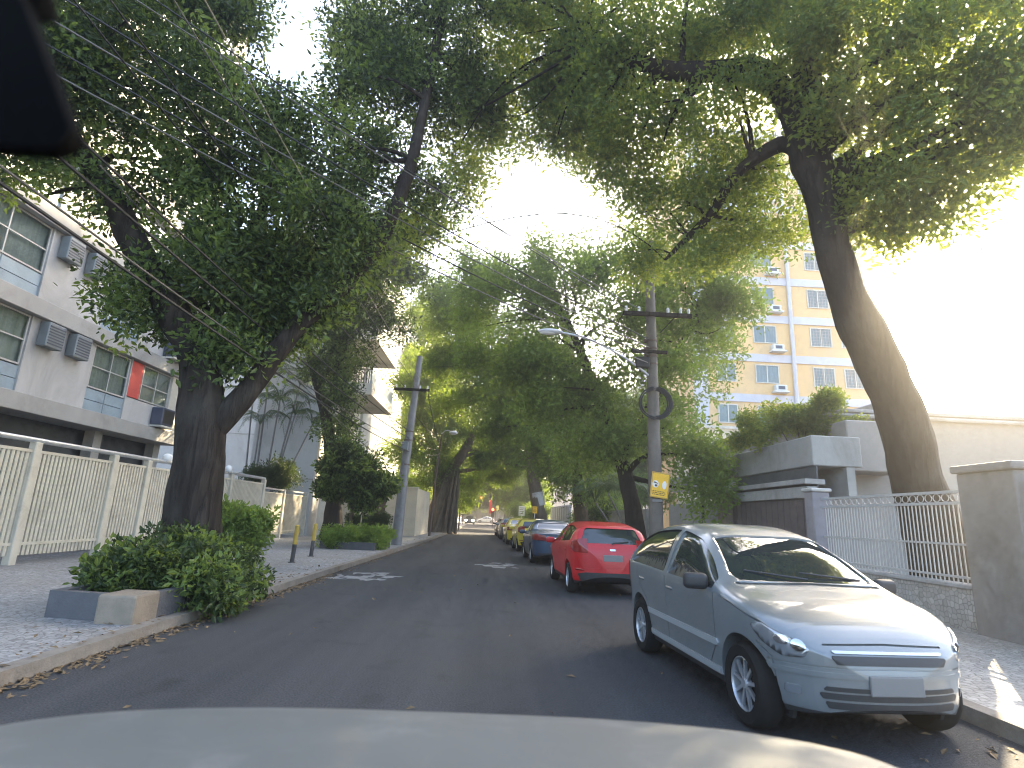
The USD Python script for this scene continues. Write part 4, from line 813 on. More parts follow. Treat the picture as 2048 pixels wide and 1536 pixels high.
for fl in range(NF):
    zb_, zt_ = 4.3 + fl * FH, 4.3 + fl * FH + FH - .5
    ap('floor_band', MB().rbox(FX - 1.15, FX + .22, Y0, Y1, zb_ - .5, zb_, .015, 4), 'facade_band')
    for kind, a, b in bays:
        if kind == 'blank':
            ap('wall_panel', MB().box(FX - 1.1, FX, a, b, zb_ + .002, zt_ - .002), 'facade_white')
            for yy in (a + .62, a + 1.75):
                zc = zt_ - .42
                ac = ap('air_conditioner', rbox(FX + .002, FX + .30, yy - .33, yy + .33, zc - .36, zc + .36, .02, 4), 'ac_grey')
                g = MB()
                for q in range(7): g.box(FX + .30, FX + .315, yy - .29, yy + .29, zc - .28 + q * .085, zc - .25 + q * .085)
                ap('grille', g, 'ac_dark', par=ac)
        elif kind in ('bal', 'win'):
            n = 2 if kind == 'bal' else 4
            for k in range(n):
                p0, p1 = a + (b - a) * k / n, a + (b - a) * (k + 1) / n
                for q in range(2):
                    ap('spandrel_panel', MB().rbox(FX - .10, FX - .03, p0 + .012, p1 - .012, zb_ + .01 + q * .375, zb_ + .01 + q * .375 + .36, .008, 4), 'spandrel_blue')
            window(FX - .02, a + .03, b - .03, zb_ + .78, zt_ - .02, n, (.5,), curtain='curtain' if r_.random() < .6 else 'curtain_grey')
            ap('jamb', MB().box(FX - 1.1, FX + .03, b - .022, b + .022, zb_ + .002, zt_ - .002), 'facade_white')
            if kind == 'win': ap('jamb', MB().box(FX - 1.1, FX + .03, a - .02, a + .02, zb_ + .004, zt_ - .004), 'facade_white')
        elif kind == 'sp':
            ap('wall_panel', MB().box(FX - 1.1, FX - .01, a + .03, b - .003, zb_ + .002, zb_ + .86), 'facade_white')
            if fl == 0:
                ap('awning_panel', MB().box(FX - .06, FX - .01, a + .05, a + .75, zb_ + .9, zt_ - .03), 'red_panel', label='red panel filling one window opening')
                window(FX - .02, a + .80, b - .03, zb_ + .90, zt_ - .02, 2, (.45,), curtain='curtain_grey')
            else:
                window(FX - .02, a + .05, b - .03, zb_ + .90, zt_ - .02, 3, (.45,), curtain='curtain_grey' if r_.random() < .5 else 'curtain')
            ac = ap('air_conditioner', rbox(FX - .008, FX + .45, b - .95, b - .12, zb_ + .12, zb_ + .80, .03, 4), 'ac_dark')
            ap('grille', MB().box(FX + .45, FX + .46, b - .88, b - .19, zb_ + .2, zb_ + .72), 'black_trim', par=ac)
            ap('bracket', MB().box(FX - .008, FX + .5, b - .98, b - .09, zb_ + .04, zb_ + .105), 'cream_slab', par=ac)
        else:
            ap('pilaster', MB().box(FX - 1.1, FX + .05, a, b, zb_ + .002, zt_ - .002), 'cream_slab')
ap('roof_parapet', MB().box(FX - 12, FX + .1, Y0, Y1, 4.3 + NF * FH - .49, 4.3 + NF * FH + .9), 'facade_band')

# ------------------------------------------------------------------ cream railing in front of it
fen = thing('railing_fence', 'long cream railing with round top rail in front of the apartment block', 'fence', (-9.8, 18, .12))
def fp(name, mb, mk, smooth=False, t=None, o=(-9.8, 18, .12), **k):
    m = as_tm(mb)
    m = m.copy(); m.apply_translation([-o[0], -o[1], -o[2]]); return put(t or fen, name, m, LK[mk], smooth, **k)
YA, YB, YC = 6.0, 24.6, 34.5
fp('top_rail', tube([(-9.8, YA, 2.66), (-9.8, YB, 2.66)], .055, 12), 'galvanised', 40)
fp('second_rail', MB().box(-9.83, -9.77, YA, YB, 2.40, 2.46), 'cream_paint')
fp('bottom_rail', MB().box(-9.83, -9.77, YA, YB, .50, .56), 'cream_paint')
for y in (7.2, 9.7, 12.3, 14.85, 16.3, 18.9, 21.5, 24.55): fp('post', MB().rbox(-9.88, -9.72, y - .09, y + .09, .1, 2.62, .012, 4), 'cream_paint')
nb = 0
for y in np.arange(YA + .1, YB, .118):
    if 10.9 < y:
        fp('bar', MB().box(-9.812, -9.788, y - .036, y + .036, .3, 2.398), 'cream_paint'); nb += 1
for y in (17.2, 21.2): fp('lamp_globe', trimesh.creation.icosphere(2, .14).apply_translation([-9.8, y, 2.78]), 'sign_white', True)
f2 = thing('railing_fence', 'lower cream slatted gate section between the tall railing and the slim dark tree', 'fence', (-9.8, 29, .12))
g2 = lambda n, mb, mk, s=False, **k: fp(n, mb, mk, s, t=f2, o=(-9.8, 29, .12), **k)
g2('top_rail', MB().box(-9.84, -9.76, YB + .12, YC, 2.24, 2.31), 'white_metal')
g2('second_rail', MB().box(-9.83, -9.77, YB + .12, YC, 2.08, 2.13), 'cream_paint')
g2('bottom_rail', MB().box(-9.83, -9.77, YB + .12, YC, .40, .46), 'cream_paint')
for y in (27.0, 30.3, 32.6, 34.5): g2('post', MB().rbox(-9.88, -9.72, y - .08, y + .08, .1, 2.3, .012, 4), 'cream_paint')
for y in np.arange(YB + .2, YC - .05, .125): g2('slat', MB().box(-9.815, -9.785, y - .034, y + .034, .3, 2.078), 'cream_paint')
pl = thing('boundary_wall', 'dark garden wall and ground floor planting strip behind the cream railing', 'wall', (-11.2, 18, .12))
put(pl, 'wall', MB().box(-.1, .1, -14, 6, -.1, 1.3), LK['grey_render']); put(pl, 'coping', MB().box(-.15, .15, -14, 6, 1.302, 1.36), LK['concrete'])

# ------------------------------------------------------------------ blank wall block, balconies block, street walls on the left
blk = thing('blank_walled_building', 'tall building with a blank grey end wall behind the palm clump', 'building', (-14, 39, 0))
put(blk, 'wall', MB().box(-10, 4.6, 0, 16, 0, 21), LK['blank_wall'])
for z in (3.0, 6.3, 9.5, 12.8, 16.2): put(blk, 'joint_strip', MB().box(-10, 4.62, -.03, -.002, z - .03, z + .03), LK['facade_band'])
for x in (-5.2, .4): put(blk, 'joint_strip', MB().box(x - .02, x + .02, -.024, -.002, .2, 20.9), LK['facade_band'])
put(blk, 'parapet', MB().box(-10.1, 4.7, -.1, 16.1, 21.002, 21.4), LK['concrete'])
bal = thing('balcony_building', 'beige apartment building with projecting balconies over the pavement', 'apartment building', (-9, 34, 0))
put(bal, 'wall', MB().box(-4, -.6, -3.6, 4.98, 0, 20), LK['blank_wall'])
for z in (3.0, 6.3, 9.5, 12.8): put(bal, 'joint_strip', MB().box(-4, -.6, -3.63, -3.602, z - .03, z + .03), LK['facade_band'])
put(bal, 'street_facade', MB().box(-.598, -.56, -3.5, 4.9, 3.2, 20), LK['cream_slab'])
for i, z in enumerate((7.75, 10.9, 14.05, 17.2)):
    b = put(bal, 'balcony', MB().box(-.6, 1.95, -3.5, 3.0, z, z + .62), LK['cream_slab'])
    put(b, 'soffit', MB().box(-.55, 1.85, -3.4, 2.9, z - .02, z - .002), LK['facade_white'])
    put(b, 'parapet_panel', MB().rbox(1.82, 1.90, -3.45, 2.95, z + .622, z + 1.45, .01, 4), LK['spandrel_blue'])
    for x in np.arange(-.5, 1.8, .14): put(b, 'baluster', MB().box(x - .02, x + .02, -3.46, -3.42, z + .622, z + 1.4), LK['gate_brown'])
    put(b, 'handrail', MB().box(-.6, 1.92, -3.48, -3.40, z + 1.402, z + 1.46), LK['gate_brown'])
    dz = z + .7
    for y0 in (-3.0, -.4):
        dw = put(bal, 'balcony_door', MB().box(-.6, -.55, y0, y0 + 2.1, dz, dz + 2.1), LK['gate_brown'])
        put(dw, 'pane', MB().box(-.55, -.54, y0 + .08, y0 + 2.02, dz + .08, dz + 2.02), LK['window_pane'])
    
for x, z0, z1 in ((-.1, .1, 7.74),): put(bal, 'column', MB().rbox(x - .2, x + .2, -3.2, -2.8, z0, z1, .03, 6), LK['cream_slab'])
lw = thing('boundary_wall', 'tall beige street wall with a brown gate behind the young staked tree', 'wall', (-8, 36, .12))
put(lw, 'wall', MB().box(-1.7, .4, -.1, .1, -.1, 2.9), LK['beige_wall']); put(lw, 'wall', MB().box(1.3, 3.2, -.1, .1, -.1, 2.9), LK['beige_wall'])
put(lw, 'side_wall', MB().box(3.0, 3.2, .102, 7, -.1, 2.9), LK['beige_wall']); put(lw, 'coping', MB().box(-1.75, 3.25, -.16, .16, 2.902, 2.97), LK['cream_slab'])
gt = put(lw, 'gate', MB().box(.42, 1.28, -.04, .02, 0, 2.4), LK['gate_brown'])
for k in range(5): put(gt, 'board', MB().box(.44 + k * .17, .595 + k * .17, -.062, -.041, .05, 2.35), LK['rust'])
put(lw, 'lintel', MB().box(.402, 1.298, -.09, .09, 2.402, 2.898), LK['beige_wall'])
pb = thing('planter_box', 'long low tan planter box at the foot of the beige wall', 'planter', (-6.7, 31.2, .12))
put(pb, 'box', MB().rbox(-1.1, 1.2, -.35, .35, -.05, .32, .03, 6), LK['planter_tan']); put(pb, 'soil', MB().box(-1.0, 1.1, -.27, .27, .322, .33), LK['earth'])
lw2 = thing('boundary_wall', 'cream low wall topped with pale pickets beside the great fig tree', 'wall', (-6.6, 45, .12))
put(lw2, 'wall', MB().box(-2, 1.4, -.1, .1, -.1, .9), LK['cream_slab']); put(lw2, 'side_wall', MB().box(1.2, 1.4, .102, 14, -.1, .9), LK['cream_slab'])
for x in np.arange(-1.9, 1.4, .16): put(lw2, 'picket', MB().box(x - .03, x + .03, -.02, .02, .902, 2.5), LK['cream_paint'])
for y in np.arange(.3, 13.8, .3): put(lw2, 'picket', MB().box(1.28, 1.32, y - .04, y + .04, .902, 2.5), LK['cream_paint'])
put(lw2, 'rail', MB().box(-2, 1.3, -.03, .03, 2.502, 2.56), LK['cream_paint'])

# ------------------------------------------------------------------ palms
def frond(t, c, az, L, lift, seed):
    r = np.random.default_rng(seed); d = np.array([math.cos(az), math.sin(az), 0])
    sp = spline([c, c + d * L * .35 + [0, 0, lift * L], c + d * L * .75 + [0, 0, lift * L * .75], c + d * L + [0, 0, lift * L * .1 - .25 * L]], 5)
    V, Fc = [], []
    sd_ = np.array([-d[1], d[0], 0])
    for i in range(2, len(sp)):
        k = i / (len(sp) - 1); ll = .42 * math.sin(math.pi * min(1, k * .85 + .12)) * L * .55
        for s in (-1, 1):
            for o in (0, .5):
                p = sp[i] * (1 - o) + sp[i - 1] * o; tip = p + sd_ * s * ll + d * ll * .55 + [0, 0, -ll * r.uniform(.3, .7)]
                w = d * .035; b = len(V); V += [p - w * .5, p + w * .5, (p + tip) / 2 + w * .6 + [0, 0, .03], tip, (p + tip) / 2 - w * .6 + [0, 0, .03]]
                Fc += [[b, b + 1, b + 2], [b, b + 2, b + 4], [b + 4, b + 2, b + 3]]
    m = trimesh.util.concatenate([trimesh.Trimesh(np.array(V), Fc, process=False), tube(sp, np.linspace(.02, .006, len(sp)), 4)])
    put(t, 'frond', m, LK['leaf_palm'])
def palm(name, label, base, tips, nf, L, rad, seed):
    base = np.array(base, float); t = thing(name, label, 'palm', base); r = np.random.default_rng(seed)
    for i, tp in enumerate(tips):
        tp = np.array(tp) - base; b0 = np.array([tp[0] * .25 + r.uniform(-.3, .3), tp[1] * .2 + r.uniform(-.2, .2), -.05])
        sp = spline([b0, b0 * .45 + tp * .55 + [0, 0, .1], tp], 5)
        put(t, 'stem', tube(sp, np.linspace(rad, rad * .6, len(sp)), 8), LK['pole_concrete'], 50)
        for k in range(nf): frond(t, tp, 2 * math.pi * k / nf + r.uniform(-.3, .3), L * r.uniform(.8, 1.15), r.uniform(.25, .6), seed * 31 + i * 17 + k)
    return t
palm('palm_clump', 'clump of thin leaning palms in front of the blank grey wall', (-11.9, 29, .1), [(-12.75, 29, 6.84), (-12.07, 29, 8.35), (-11.23, 28.7, 6.85), (-10.37, 28.7, 6.11), (-10.43, 29, 7.75), (-12.06, 28.7, 5.52), (-9.43, 28.7, 5.64)], 7, 1.6, .06, 3)
palm('palm_clump', 'small garden palms behind the red hatchback', (6.9, 27, .1), [(5.34, 27, 2.84), (6.17, 27, 2.76), (4.75, 27, 2.35)], 8, 1.6, .06, 5)
def spiky(name, label, base, tips, seed):
    base = np.array(base, float); t = thing(name, label, 'plant', base); r = np.random.default_rng(seed)
    for tp in tips:
        tp = np.array(tp) - base; put(t, 'stem', tube(spline([(tp[0] * .4, tp[1] * .3, 0), tp * .6, tp], 4), np.linspace(.04, .025, 9), 6), LK['bark_brown'])
        V, Fc = [], []
        for k in range(46):
            d = r.normal(size=3); d[2] = abs(d[2]) * .7 - .1; d /= np.linalg.norm(d); s = np.cross(d, [0.1, .2, 1]); s /= np.linalg.norm(s); l = r.uniform(.3, .5); b = len(V)
            V += [tp - s * .014, tp + s * .014, tp + d * l]; Fc.append([b, b + 1, b + 2])
        put(t, 'rosette', trimesh.Trimesh(np.array(V), Fc, process=False), LK['leaf_palm'])
spiky('spiky_plant', 'two thin stemmed spiky plants above the garage wall', (7.22, 19, 3.01), [(7.06, 19, 4.13), (7.53, 19, 4.24), (7.06, 19.4, 3.88)], 3)

# ------------------------------------------------------------------ planters and bollards
ex = thing('kerbside_planter', 'low raised planter with dark side and pale worn corner under the forked tree', 'planter', (-4.5, 8.5, .12))
poly = Polygon([(-.72, -1.25), (.42, -1.45), (.62, .9), (.3, 1.5), (-.75, 1.4)])
ring = poly.difference(poly.buffer(-.12)); rm = trimesh.creation.extrude_polygon(ring, .36, engine='earcut'); rm.apply_translation([0, 0, -.06]); put(ex, 'rim', rm, LK['planter_dark'])
sm_ = trimesh.creation.extrude_polygon(poly.buffer(-.121), .22, engine='earcut'); put(ex, 'soil', sm_, LK['earth'])
put(ex, 'corner_block', MB().rbox(.02, .46, -1.52, -1.02, -.06, .315, .03, 6), LK['planter_tan'], label='pale worn concrete corner')
ex2 = thing('kerbside_planter', 'dark low planter edging holding the leafy shrub bed', 'planter', (-5.1, 22.3, .12))
poly = Polygon([(-1.15, -.85), (.85, -1.0), (1.05, 1.1), (-1.0, 1.2)]); ring = poly.difference(poly.buffer(-.12))
rm = trimesh.creation.extrude_polygon(ring, .32, engine='earcut'); rm.apply_translation([0, 0, -.06]); put(ex2, 'rim', rm, LK['planter_dark'])
put(ex2, 'soil', trimesh.creation.extrude_polygon(poly.buffer(-.121), .2, engine='earcut'), LK['earth'])
pt = thing('planter_box', 'small tan planter block beside the round bright shrub', 'planter', (-6.9, 13.6, .12)); put(pt, 'box', MB().rbox(-.6, .6, -.4, .4, -.05, .25, .03, 6), LK['planter_tan']); put(pt, 'soil', MB().box(-.52, .52, -.32, .32, .252, .26), LK['earth'])
for (x, y, lab, h) in ((-5.15, 15.4, 'yellow topped bollard nearer the forked trunk', .95), (-5.35, 17.6, 'yellow topped bollard nearer the shrub bed', .95)):
    b = thing('bollard', lab, 'bollard', (x, y, .12), group='yellow topped pavement bollards')
    put(b, 'post', tube([(0, 0, -.1), (.02, 0, h * .48)], .055, 14), LK['bollard_black'], 40); put(b, 'top', MB().cyl((.02, 0, h * .481), (.035, 0, h - .03), .057, .057, 14).cyl((.035, 0, h - .03), (.036, 0, h), .057, .03, 14), LK['bollard_yellow'], 40)
    put(b, 'foot', MB().cyl((0, 0, -.02), (0, 0, .02), .10, .09, 14), LK['bollard_black'])

# ------------------------------------------------------------------ utility poles, lamps, cables
up = thing('utility_pole', 'tall round concrete pole carrying the yellow sign and a coil of cable', 'utility pole', (4.7, 16.5, .12))
o = np.array([4.7, 16.5, .12])
put(up, 'shaft', tube([(-.02, 0, -.2), (-.06, 0, 4), (-.12, 0, 10.2)], [.215, .185, .125], 18), LK['pole_dark'], 50)
put(up, 'cross_arm', MB().rbox(-1.0, 1.15, -.19, -.08, 7.62, 7.75, .012, 4), LK['bark_dark'])
put(up, 'cross_arm', MB().rbox(-.75, .35, -.185, -.085, 6.42, 6.52, .012, 4), LK['bark_dark'])
for x in (-.9, -.5, .4, .8, 1.05): put(up, 'insulator', MB().cyl((x, -.13, 7.75), (x, -.13, 7.85), .045, .045, 8).cyl((x, -.13, 7.85), (x, -.13, 7.92), .06, .03, 8), LK['ac_white'], 40)
for z in (6.1, 6.35, 6.6, 6.85): put(up, 'clamp', MB().cyl((-.09, 0, z - .025), (-.09, 0, z + .025), .185, .185, 14).box(-.32, -.24, -.06, .06, z - .05, z + .05), LK['rust'])
put(up, 'junction_box', MB().rbox(-.62, -.22, -.22, -.02, 5.95, 6.28, .02, 4), LK['cable_black'])
tor = []
for k in range(6):
    a = np.linspace(0, 2 * np.pi, 29); rr = .40 + .018 * k
    tor.append(tube(np.c_[-.1 + np.cos(a) * rr + .02 * (k % 3), np.full(29, -.24 - .022 * (k % 3)), 4.85 + np.sin(a) * rr], .02, 6, closed=False))
put(up, 'cable_coil', trimesh.util.concatenate(tor), LK['cable_black'], 50)
put(up, 'number_plate', MB().rbox(-.20, .09, -.232, -.222, 1.98, 2.06, .003, 4), LK['plate_grey'])
arm = spline([(-.15, -.05, 5.7), (-1.2, -.2, 6.35), (-2.3, -.3, 6.78), (-2.95, -.35, 6.86)], 5)
put(up, 'lamp_arm', tube(arm, .035, 8), LK['galvanised'], 50)
lh = put(up, 'lamp_head', m3.Manifold.sphere(.2, 20).scale([1.9, .75, .42]).translate([-3.25, -.36, 6.88]), LK['lamp_shell'], 50)
put(lh, 'lens', m3.Manifold.sphere(.17, 18).scale([1.5, .7, .4]).translate([-3.32, -.36, 6.835]), LK['sign_white'], 50)
# yellow sign on the pole
sg = thing('parking_sign', 'yellow rectangular sign with two pale symbols strapped to the concrete pole', 'sign', (4.72, 16.24, 2.57))
tilt = trimesh.transformations.rotation_matrix(math.radians(7), [0, 1, 0])
def sp_(name, m, mk, par=None, y=0.0):
    m = as_tm(m)
    m = m.copy(); m.apply_transform(tilt); return put(par or sg, name, m, LK[mk])
sp_('plate', rbox(-.26, .26, -.012, .012, -.36, .36, .011, 6), 'sign_yellow')
def flat(poly, y=-.0145, th=.002):
    m = trimesh.util.concatenate([trimesh.creation.extrude_polygon(g, th, engine='earcut') for g in getattr(poly, 'geoms', [poly])]); v = m.vertices.copy(); m.vertices = np.c_[v[:, 0], y - v[:, 2], v[:, 1]]
    if m.volume < 0: m.invert()
    return m
bp_ = sbox(-.235, -.335, .235, .335).buffer(.01); sp_('border', flat(bp_.difference(bp_.buffer(-.012))), 'planter_tan')
sp_('symbol', flat(shapely.affinity.scale(shapely.Point(-.135, .02).buffer(.1), .9, 1.0)), 'sign_white')
sp_('symbol_mark', flat(Polygon([(-.2, .07), (-.16, .09), (-.07, .05), (-.06, .03), (-.2, .05)]).union(sbox(-.14, -.04, -.09, 0).buffer(.01)), -.017), 'sign_dark')
sp_('symbol', flat(shapely.affinity.scale(shapely.Point(.12, .02).buffer(.1), .62, 1.15)), 'sign_white')
tm = MB()
for row, z in enumerate((-.19, -.235, -.28)):
    x = -.2
    rr_ = np.random.default_rng(row)
    while x < .16:
        w = rr_.uniform(.02, .07); tm.add(flat(sbox(x, z, min(x + w, .2), z + .022))); x += w + .018
sp_('small_print', tm, 'rust')
# left pole
lp = thing('utility_pole', 'slightly leaning grey pole at the kerb past the shrub bed', 'utility pole', (-4.2, 25.8, .12))
put(lp, 'shaft', tube([(0, 0, -.2), (.09, 0, 3.4), (.36, 0, 8.6)], [.24, .20, .13], 18), LK['pole_concrete'], 50)
for z, x in ((3.1, .08), (3.5, .1), (4.6, .14), (5.0, .16)): put(lp, 'strap', MB().cyl((x, 0, z - .03), (x, 0, z + .03), .215 - .004 * z, .215 - .004 * z, 14), LK['rust'])
put(lp, 'junction_box', MB().rbox(-.08, .2, -.36, -.2, 4.1, 4.5, .02, 4), LK['ac_grey'])
put(lp, 'conduit', tube([(-.22, -.06, -.1), (-.19, -.06, 1.3)], .03, 8), LK['white_metal'], 50)
put(lp, 'cross_arm', MB().rbox(-.7, .95, -.16, -.07, 6.9, 7.02, .012, 4), LK['bark_dark'])
for x in (-.6, -.2, .5, .85): put(lp, 'insulator', MB().cyl((x, -.115, 7.02), (x, -.115, 7.16), .045, .035, 8), LK['ac_white'], 40)
for x, y, lab, h, hx in ((-4.05, 37.5, 'thin rusty lamp post in front of the great fig tree', 6.6, .55), (-3.6, 61, 'slender lamp post beyond the great fig tree', 8.2, 1.6)):
    q = thing('street_lamp', lab, 'street lamp', (x, y, .12))
    put(q, 'post', tube([(0, 0, -.1), (.12, 0, h * .5), (.35, 0, h)], [.085, .07, .05], 10), LK['rust'], 50)
    put(q, 'arm', tube(spline([(.35, 0, h), (.35 + hx * .5, 0, h + .25), (.35 + hx, 0, h + .2)], 4), .03, 6), LK['galvanised'], 50)
    hd = put(q, 'lamp_head', m3.Manifold.sphere(.22, 16).scale([1.3, .9, .6]).translate([.35 + hx + .2, 0, h + .12]), LK['lamp_shell'], 50)
    put(hd, 'lens', m3.Manifold.sphere(.17, 14).scale([1.1, .8, .5]).translate([.35 + hx + .2, 0, h + .05]), LK['sign_white'], 50)
def cable(label, a, b, sag, rad, mk, group, n=14):
    a, b = np.array(a, float), np.array(b, float); k = np.linspace(0, 1, n)
    p = a + (b - a) * k[:, None]; p[:, 2] -= sag * 4 * k * (1 - k)
    q = thing('overhead_cable', label, 'cable', a, group=group); put(q, 'strand', tube(p - a, rad, 5), LK[mk], 50)
G1 = 'cables running along the fence side of the street'
for (x, z, mk, dz, rad, lab) in ((-4.75, 7.1, 'cable_black', .9, .013, 'black cross-arm cable along the fence side, farthest from the road'), (-4.35, 7.12, 'cable_black', .8, .013, 'black cross-arm cable along the fence side, second from the pavement edge'),
        (-3.7, 7.1, 'cable_grey', .8, .011, 'thin grey cross-arm cable along the fence side, inside the outermost pale one'), (-3.35, 7.08, 'cable_light', .7, .010, 'thin pale cross-arm cable along the fence side, nearest the road'),
        (-4.1, 5.2, 'cable_black', .6, .016, 'topmost of the low cables strapped to the leaning grey pole'), (-4.0, 4.8, 'cable_black', .6, .018, 'second of the low cables strapped to the leaning grey pole'),
        (-4.15, 4.5, 'cable_grey', .5, .014, 'grey low cable strapped to the leaning grey pole'), (-3.95, 4.2, 'cable_black', .5, .018, 'lowest black cable strapped to the leaning grey pole')):
    cable(lab, (x, 25.7, z), (x - .5 + (x + 4) * .3, -9, z + dz), .5 + .05 * (z % 1), rad, mk, G1)
for (x, z, i, lab) in ((-4.75, 7.1, 0, 'pavement side upper cable between the leaning grey pole and the rusty lamp post'), (-3.35, 7.1, 1, 'road side upper cable between the leaning grey pole and the rusty lamp post'), (-4.1, 5.1, 2, 'upper one of the two low cables running on to the rusty lamp post'), (-4.0, 4.6, 3, 'lowest cable running on to the rusty lamp post')):
    cable(lab, (x, 25.7, z), (-3.75, 37.4, 6.3 - .3 * i), .3, .016, 'cable_black', 'cables beyond the leaning grey pole')
for i, (x, z, lab) in enumerate(((3.8, 7.95, 'cable across the street from the road end of the top cross arm'), (4.2, 7.95, 'cable across the street from the second insulator of the top cross arm'), (4.5, 6.97, 'topmost of the clamped cables crossing the street from the concrete pole'), (4.5, 6.72, 'second of the clamped cables crossing the street from the concrete pole'), (4.48, 6.47, 'third of the clamped cables crossing the street from the concrete pole'), (4.5, 6.22, 'lowest of the clamped cables crossing the street from the concrete pole'))):
    cable(lab, (x, 16.35, z), (-13.2, -1.6 + .7 * i, 9.8 - .12 * i), .4 + .05 * i, .012 if i < 2 else .015, 'cable_grey' if i % 2 else 'cable_black', 'cables crossing the street from the concrete pole')
for i, (x, z, lab) in enumerate(((3.8, 7.95, 'cable running ahead through the crowns from the road end of the top cross arm'), (5.5, 7.95, 'cable running ahead through the crowns from the house end of the top cross arm'), (4.55, 6.7, 'upper clamped cable running ahead from the concrete pole'), (4.5, 6.3, 'lower clamped cable running ahead from the concrete pole'))):
    cable(lab, (x, 16.4, z), (3.4 + .3 * i, 46, z + .3), .5, .016, 'cable_black', 'cables ahead of the concrete pole')
cable('thin cable slanting down from the forked tree towards the small staked tree', (-6.42, 8, 6.58), (-4.9, 22, 3.8), .15, .014, 'cable_grey', None)

# ------------------------------------------------------------------ right side: railing, pillar, garage, house
RX = 7.4
rf = thing('railing_fence', 'white metal railing on a low wall in front of the white house', 'fence', (RX, 10.7, .12))
def rp_(name, mb, mk, smooth=False, **k):
    m = as_tm(mb)
    m = m.copy(); m.apply_translation([-RX, -10.7, -.12]); return put(rf, name, m, LK[mk], smooth, **k)
rp_('low_wall', MB().box(RX - .12, RX + .12, 8.72, 12.78, 0, .72), 'mosaic_pale'); rp_('wall_cap', MB().rbox(RX - .16, RX + .16, 8.72, 12.78, .722, .79, .015, 4), 'concrete')
for z in (2.02, 2.20): rp_('rail', MB().box(RX - .025, RX + .025, 8.72, 12.78, z - .022, z + .022), 'galvanised')
rp_('rail', MB().box(RX - .02, RX + .02, 8.72, 12.78, 1.36, 1.395), 'white_metal'); rp_('rail', MB().box(RX - .02, RX + .02, 8.72, 12.78, .86, .895), 'white_metal')
for i, y in enumerate(np.arange(8.8, 12.75, .092)):
    rp_('bar', MB().cyl((RX, y, .79), (RX, y, 2.02), .011, .011, 6), 'white_metal')
for i, y in enumerate(np.arange(8.85, 12.7, .184)):
    a = np.linspace(0, 2 * np.pi, 11); rp_('ring', tube(np.c_[np.full(11, RX), y + np.cos(a) * .078, 2.11 + np.sin(a) * .066], .008, 5, closed=False), 'white_metal')
rp_('end_post', MB().rbox(RX - .2, RX + .2, 12.80, 13.16, 0, 2.36, .02, 4), 'pillar_grey'); rp_('post_cap', MB().rbox(RX - .24, RX + .24, 12.76, 13.20, 2.362, 2.44, .02, 4), 'white_metal')
gp = thing('gate_pillar', 'dark grey concrete gate pillar with flat cap at the end of the white railing', 'gate pillar', (RX, 8.1, .12))
put(gp, 'shaft', MB().rbox(-.24, .26, -.45, .55, -.1, 2.32, .025, 6), LK['concrete_dark']); put(gp, 'cap', MB().rbox(-.30, .32, -.5, .6, 2.322, 2.44, .03, 6), LK['concrete_dark'])
gg = thing('metal_gate', 'dark panelled gate beyond the grey gate pillar', 'gate', (RX, 6.3, .12)); put(gg, 'frame', MB().box(-.03, .03, -1.2, 1.33, .05, 2.25), LK['gate_brown'])
for k in range(8): put(gg, 'panel', MB().rbox(-.05, -.031, -1.15 + k * .31, -.86 + k * .31, .1, 2.2, .006, 4), LK['gate_brown'])
hs = thing('white_house', 'off white rendered house wall rising behind the leaning tree', 'house', (14, 15, .0))
put(hs, 'wall', MB().box(-5.2, 10, 0, 8, -.1, 4.7), LK['house_white']); put(hs, 'parapet_cap', MB().rbox(-5.26, 10.05, -.06, 8.05, 4.702, 4.80, .015, 4), LK['concrete'])
put(hs, 'plinth', MB().box(-5.22, 10, -.03, -.002, -.1, .6), LK['concrete'])
put(hs, 'roof_box', MB().rbox(-2.2, -1.2, 2, 3.4, 4.802, 5.5, .03, 4), LK['concrete']); put(hs, 'roof_box', MB().rbox(3, 5, 2, 4.0, 4.802, 5.3, .03, 4), LK['concrete'])
put(hs, 'downpipe', tube([(-3.1, -.07, .1), (-3.1, -.07, 4.6)], .05, 10), LK['concrete'], 40)
put(hs, 'gutter', tube([(-5.2, -.09, 4.6), (10, -.09, 4.62)], .06, 8), LK['concrete'], 40)
wn = put(hs, 'window', MB().box(3.2, 5.0, -.05, -.003, 1.5, 3.0), LK['white_metal']); put(wn, 'pane', MB().box(3.28, 4.96, -.06, -.051, 1.58, 2.92), LK['window_pane'])
put(wn, 'shutter_slats', MB().box(3.29, 4.95, -.0505, -.0502, 1.6, 2.9), LK['curtain_grey'])
gr_ = thing('garage', 'grey flat roofed garage with a dark gate and overhanging canopy', 'garage', (RX, 16, .12))
def ga(name, mb, mk, par=None, **k):
    m = as_tm(mb); m.apply_translation([-RX, -16, -.12]); return put(par or gr_, name, m, LK[mk], **k)
ga('side_wall', MB().box(RX + .25, RX + 5, 18.6, 18.85, 0, 3.6), 'grey_render')
ga('canopy', MB().rbox(RX + .1, RX + 1.3, 13.2, 18.9, 3.0, 3.72, .02, 4), 'grey_render')
ga('canopy', MB().rbox(RX + .3, RX + 1.2, 18.902, 25.5, 2.9, 3.45, .02, 4), 'grey_render')
ga('upper_wall', MB().box(RX + .9, RX + 1.1, 13.2, 18.58, 2.3, 2.99), 'grey_render')
ga('lintel', MB().box(RX - .10, RX + .15, 13.18, 17.6, 2.24, 2.50), 'grey_render'); ga('ledge', MB().rbox(RX - .14, RX + .35, 13.18, 17.6, 2.56, 2.68, .01, 4), 'concrete')
ga('slot', MB().box(RX + .16, RX + .2, 13.2, 17.6, 2.5, 2.99), 'dark_recess')
gt = ga('gate', MB().box(RX - .02, RX + .04, 13.18, 17.6, .05, 2.238), 'gate_brown')
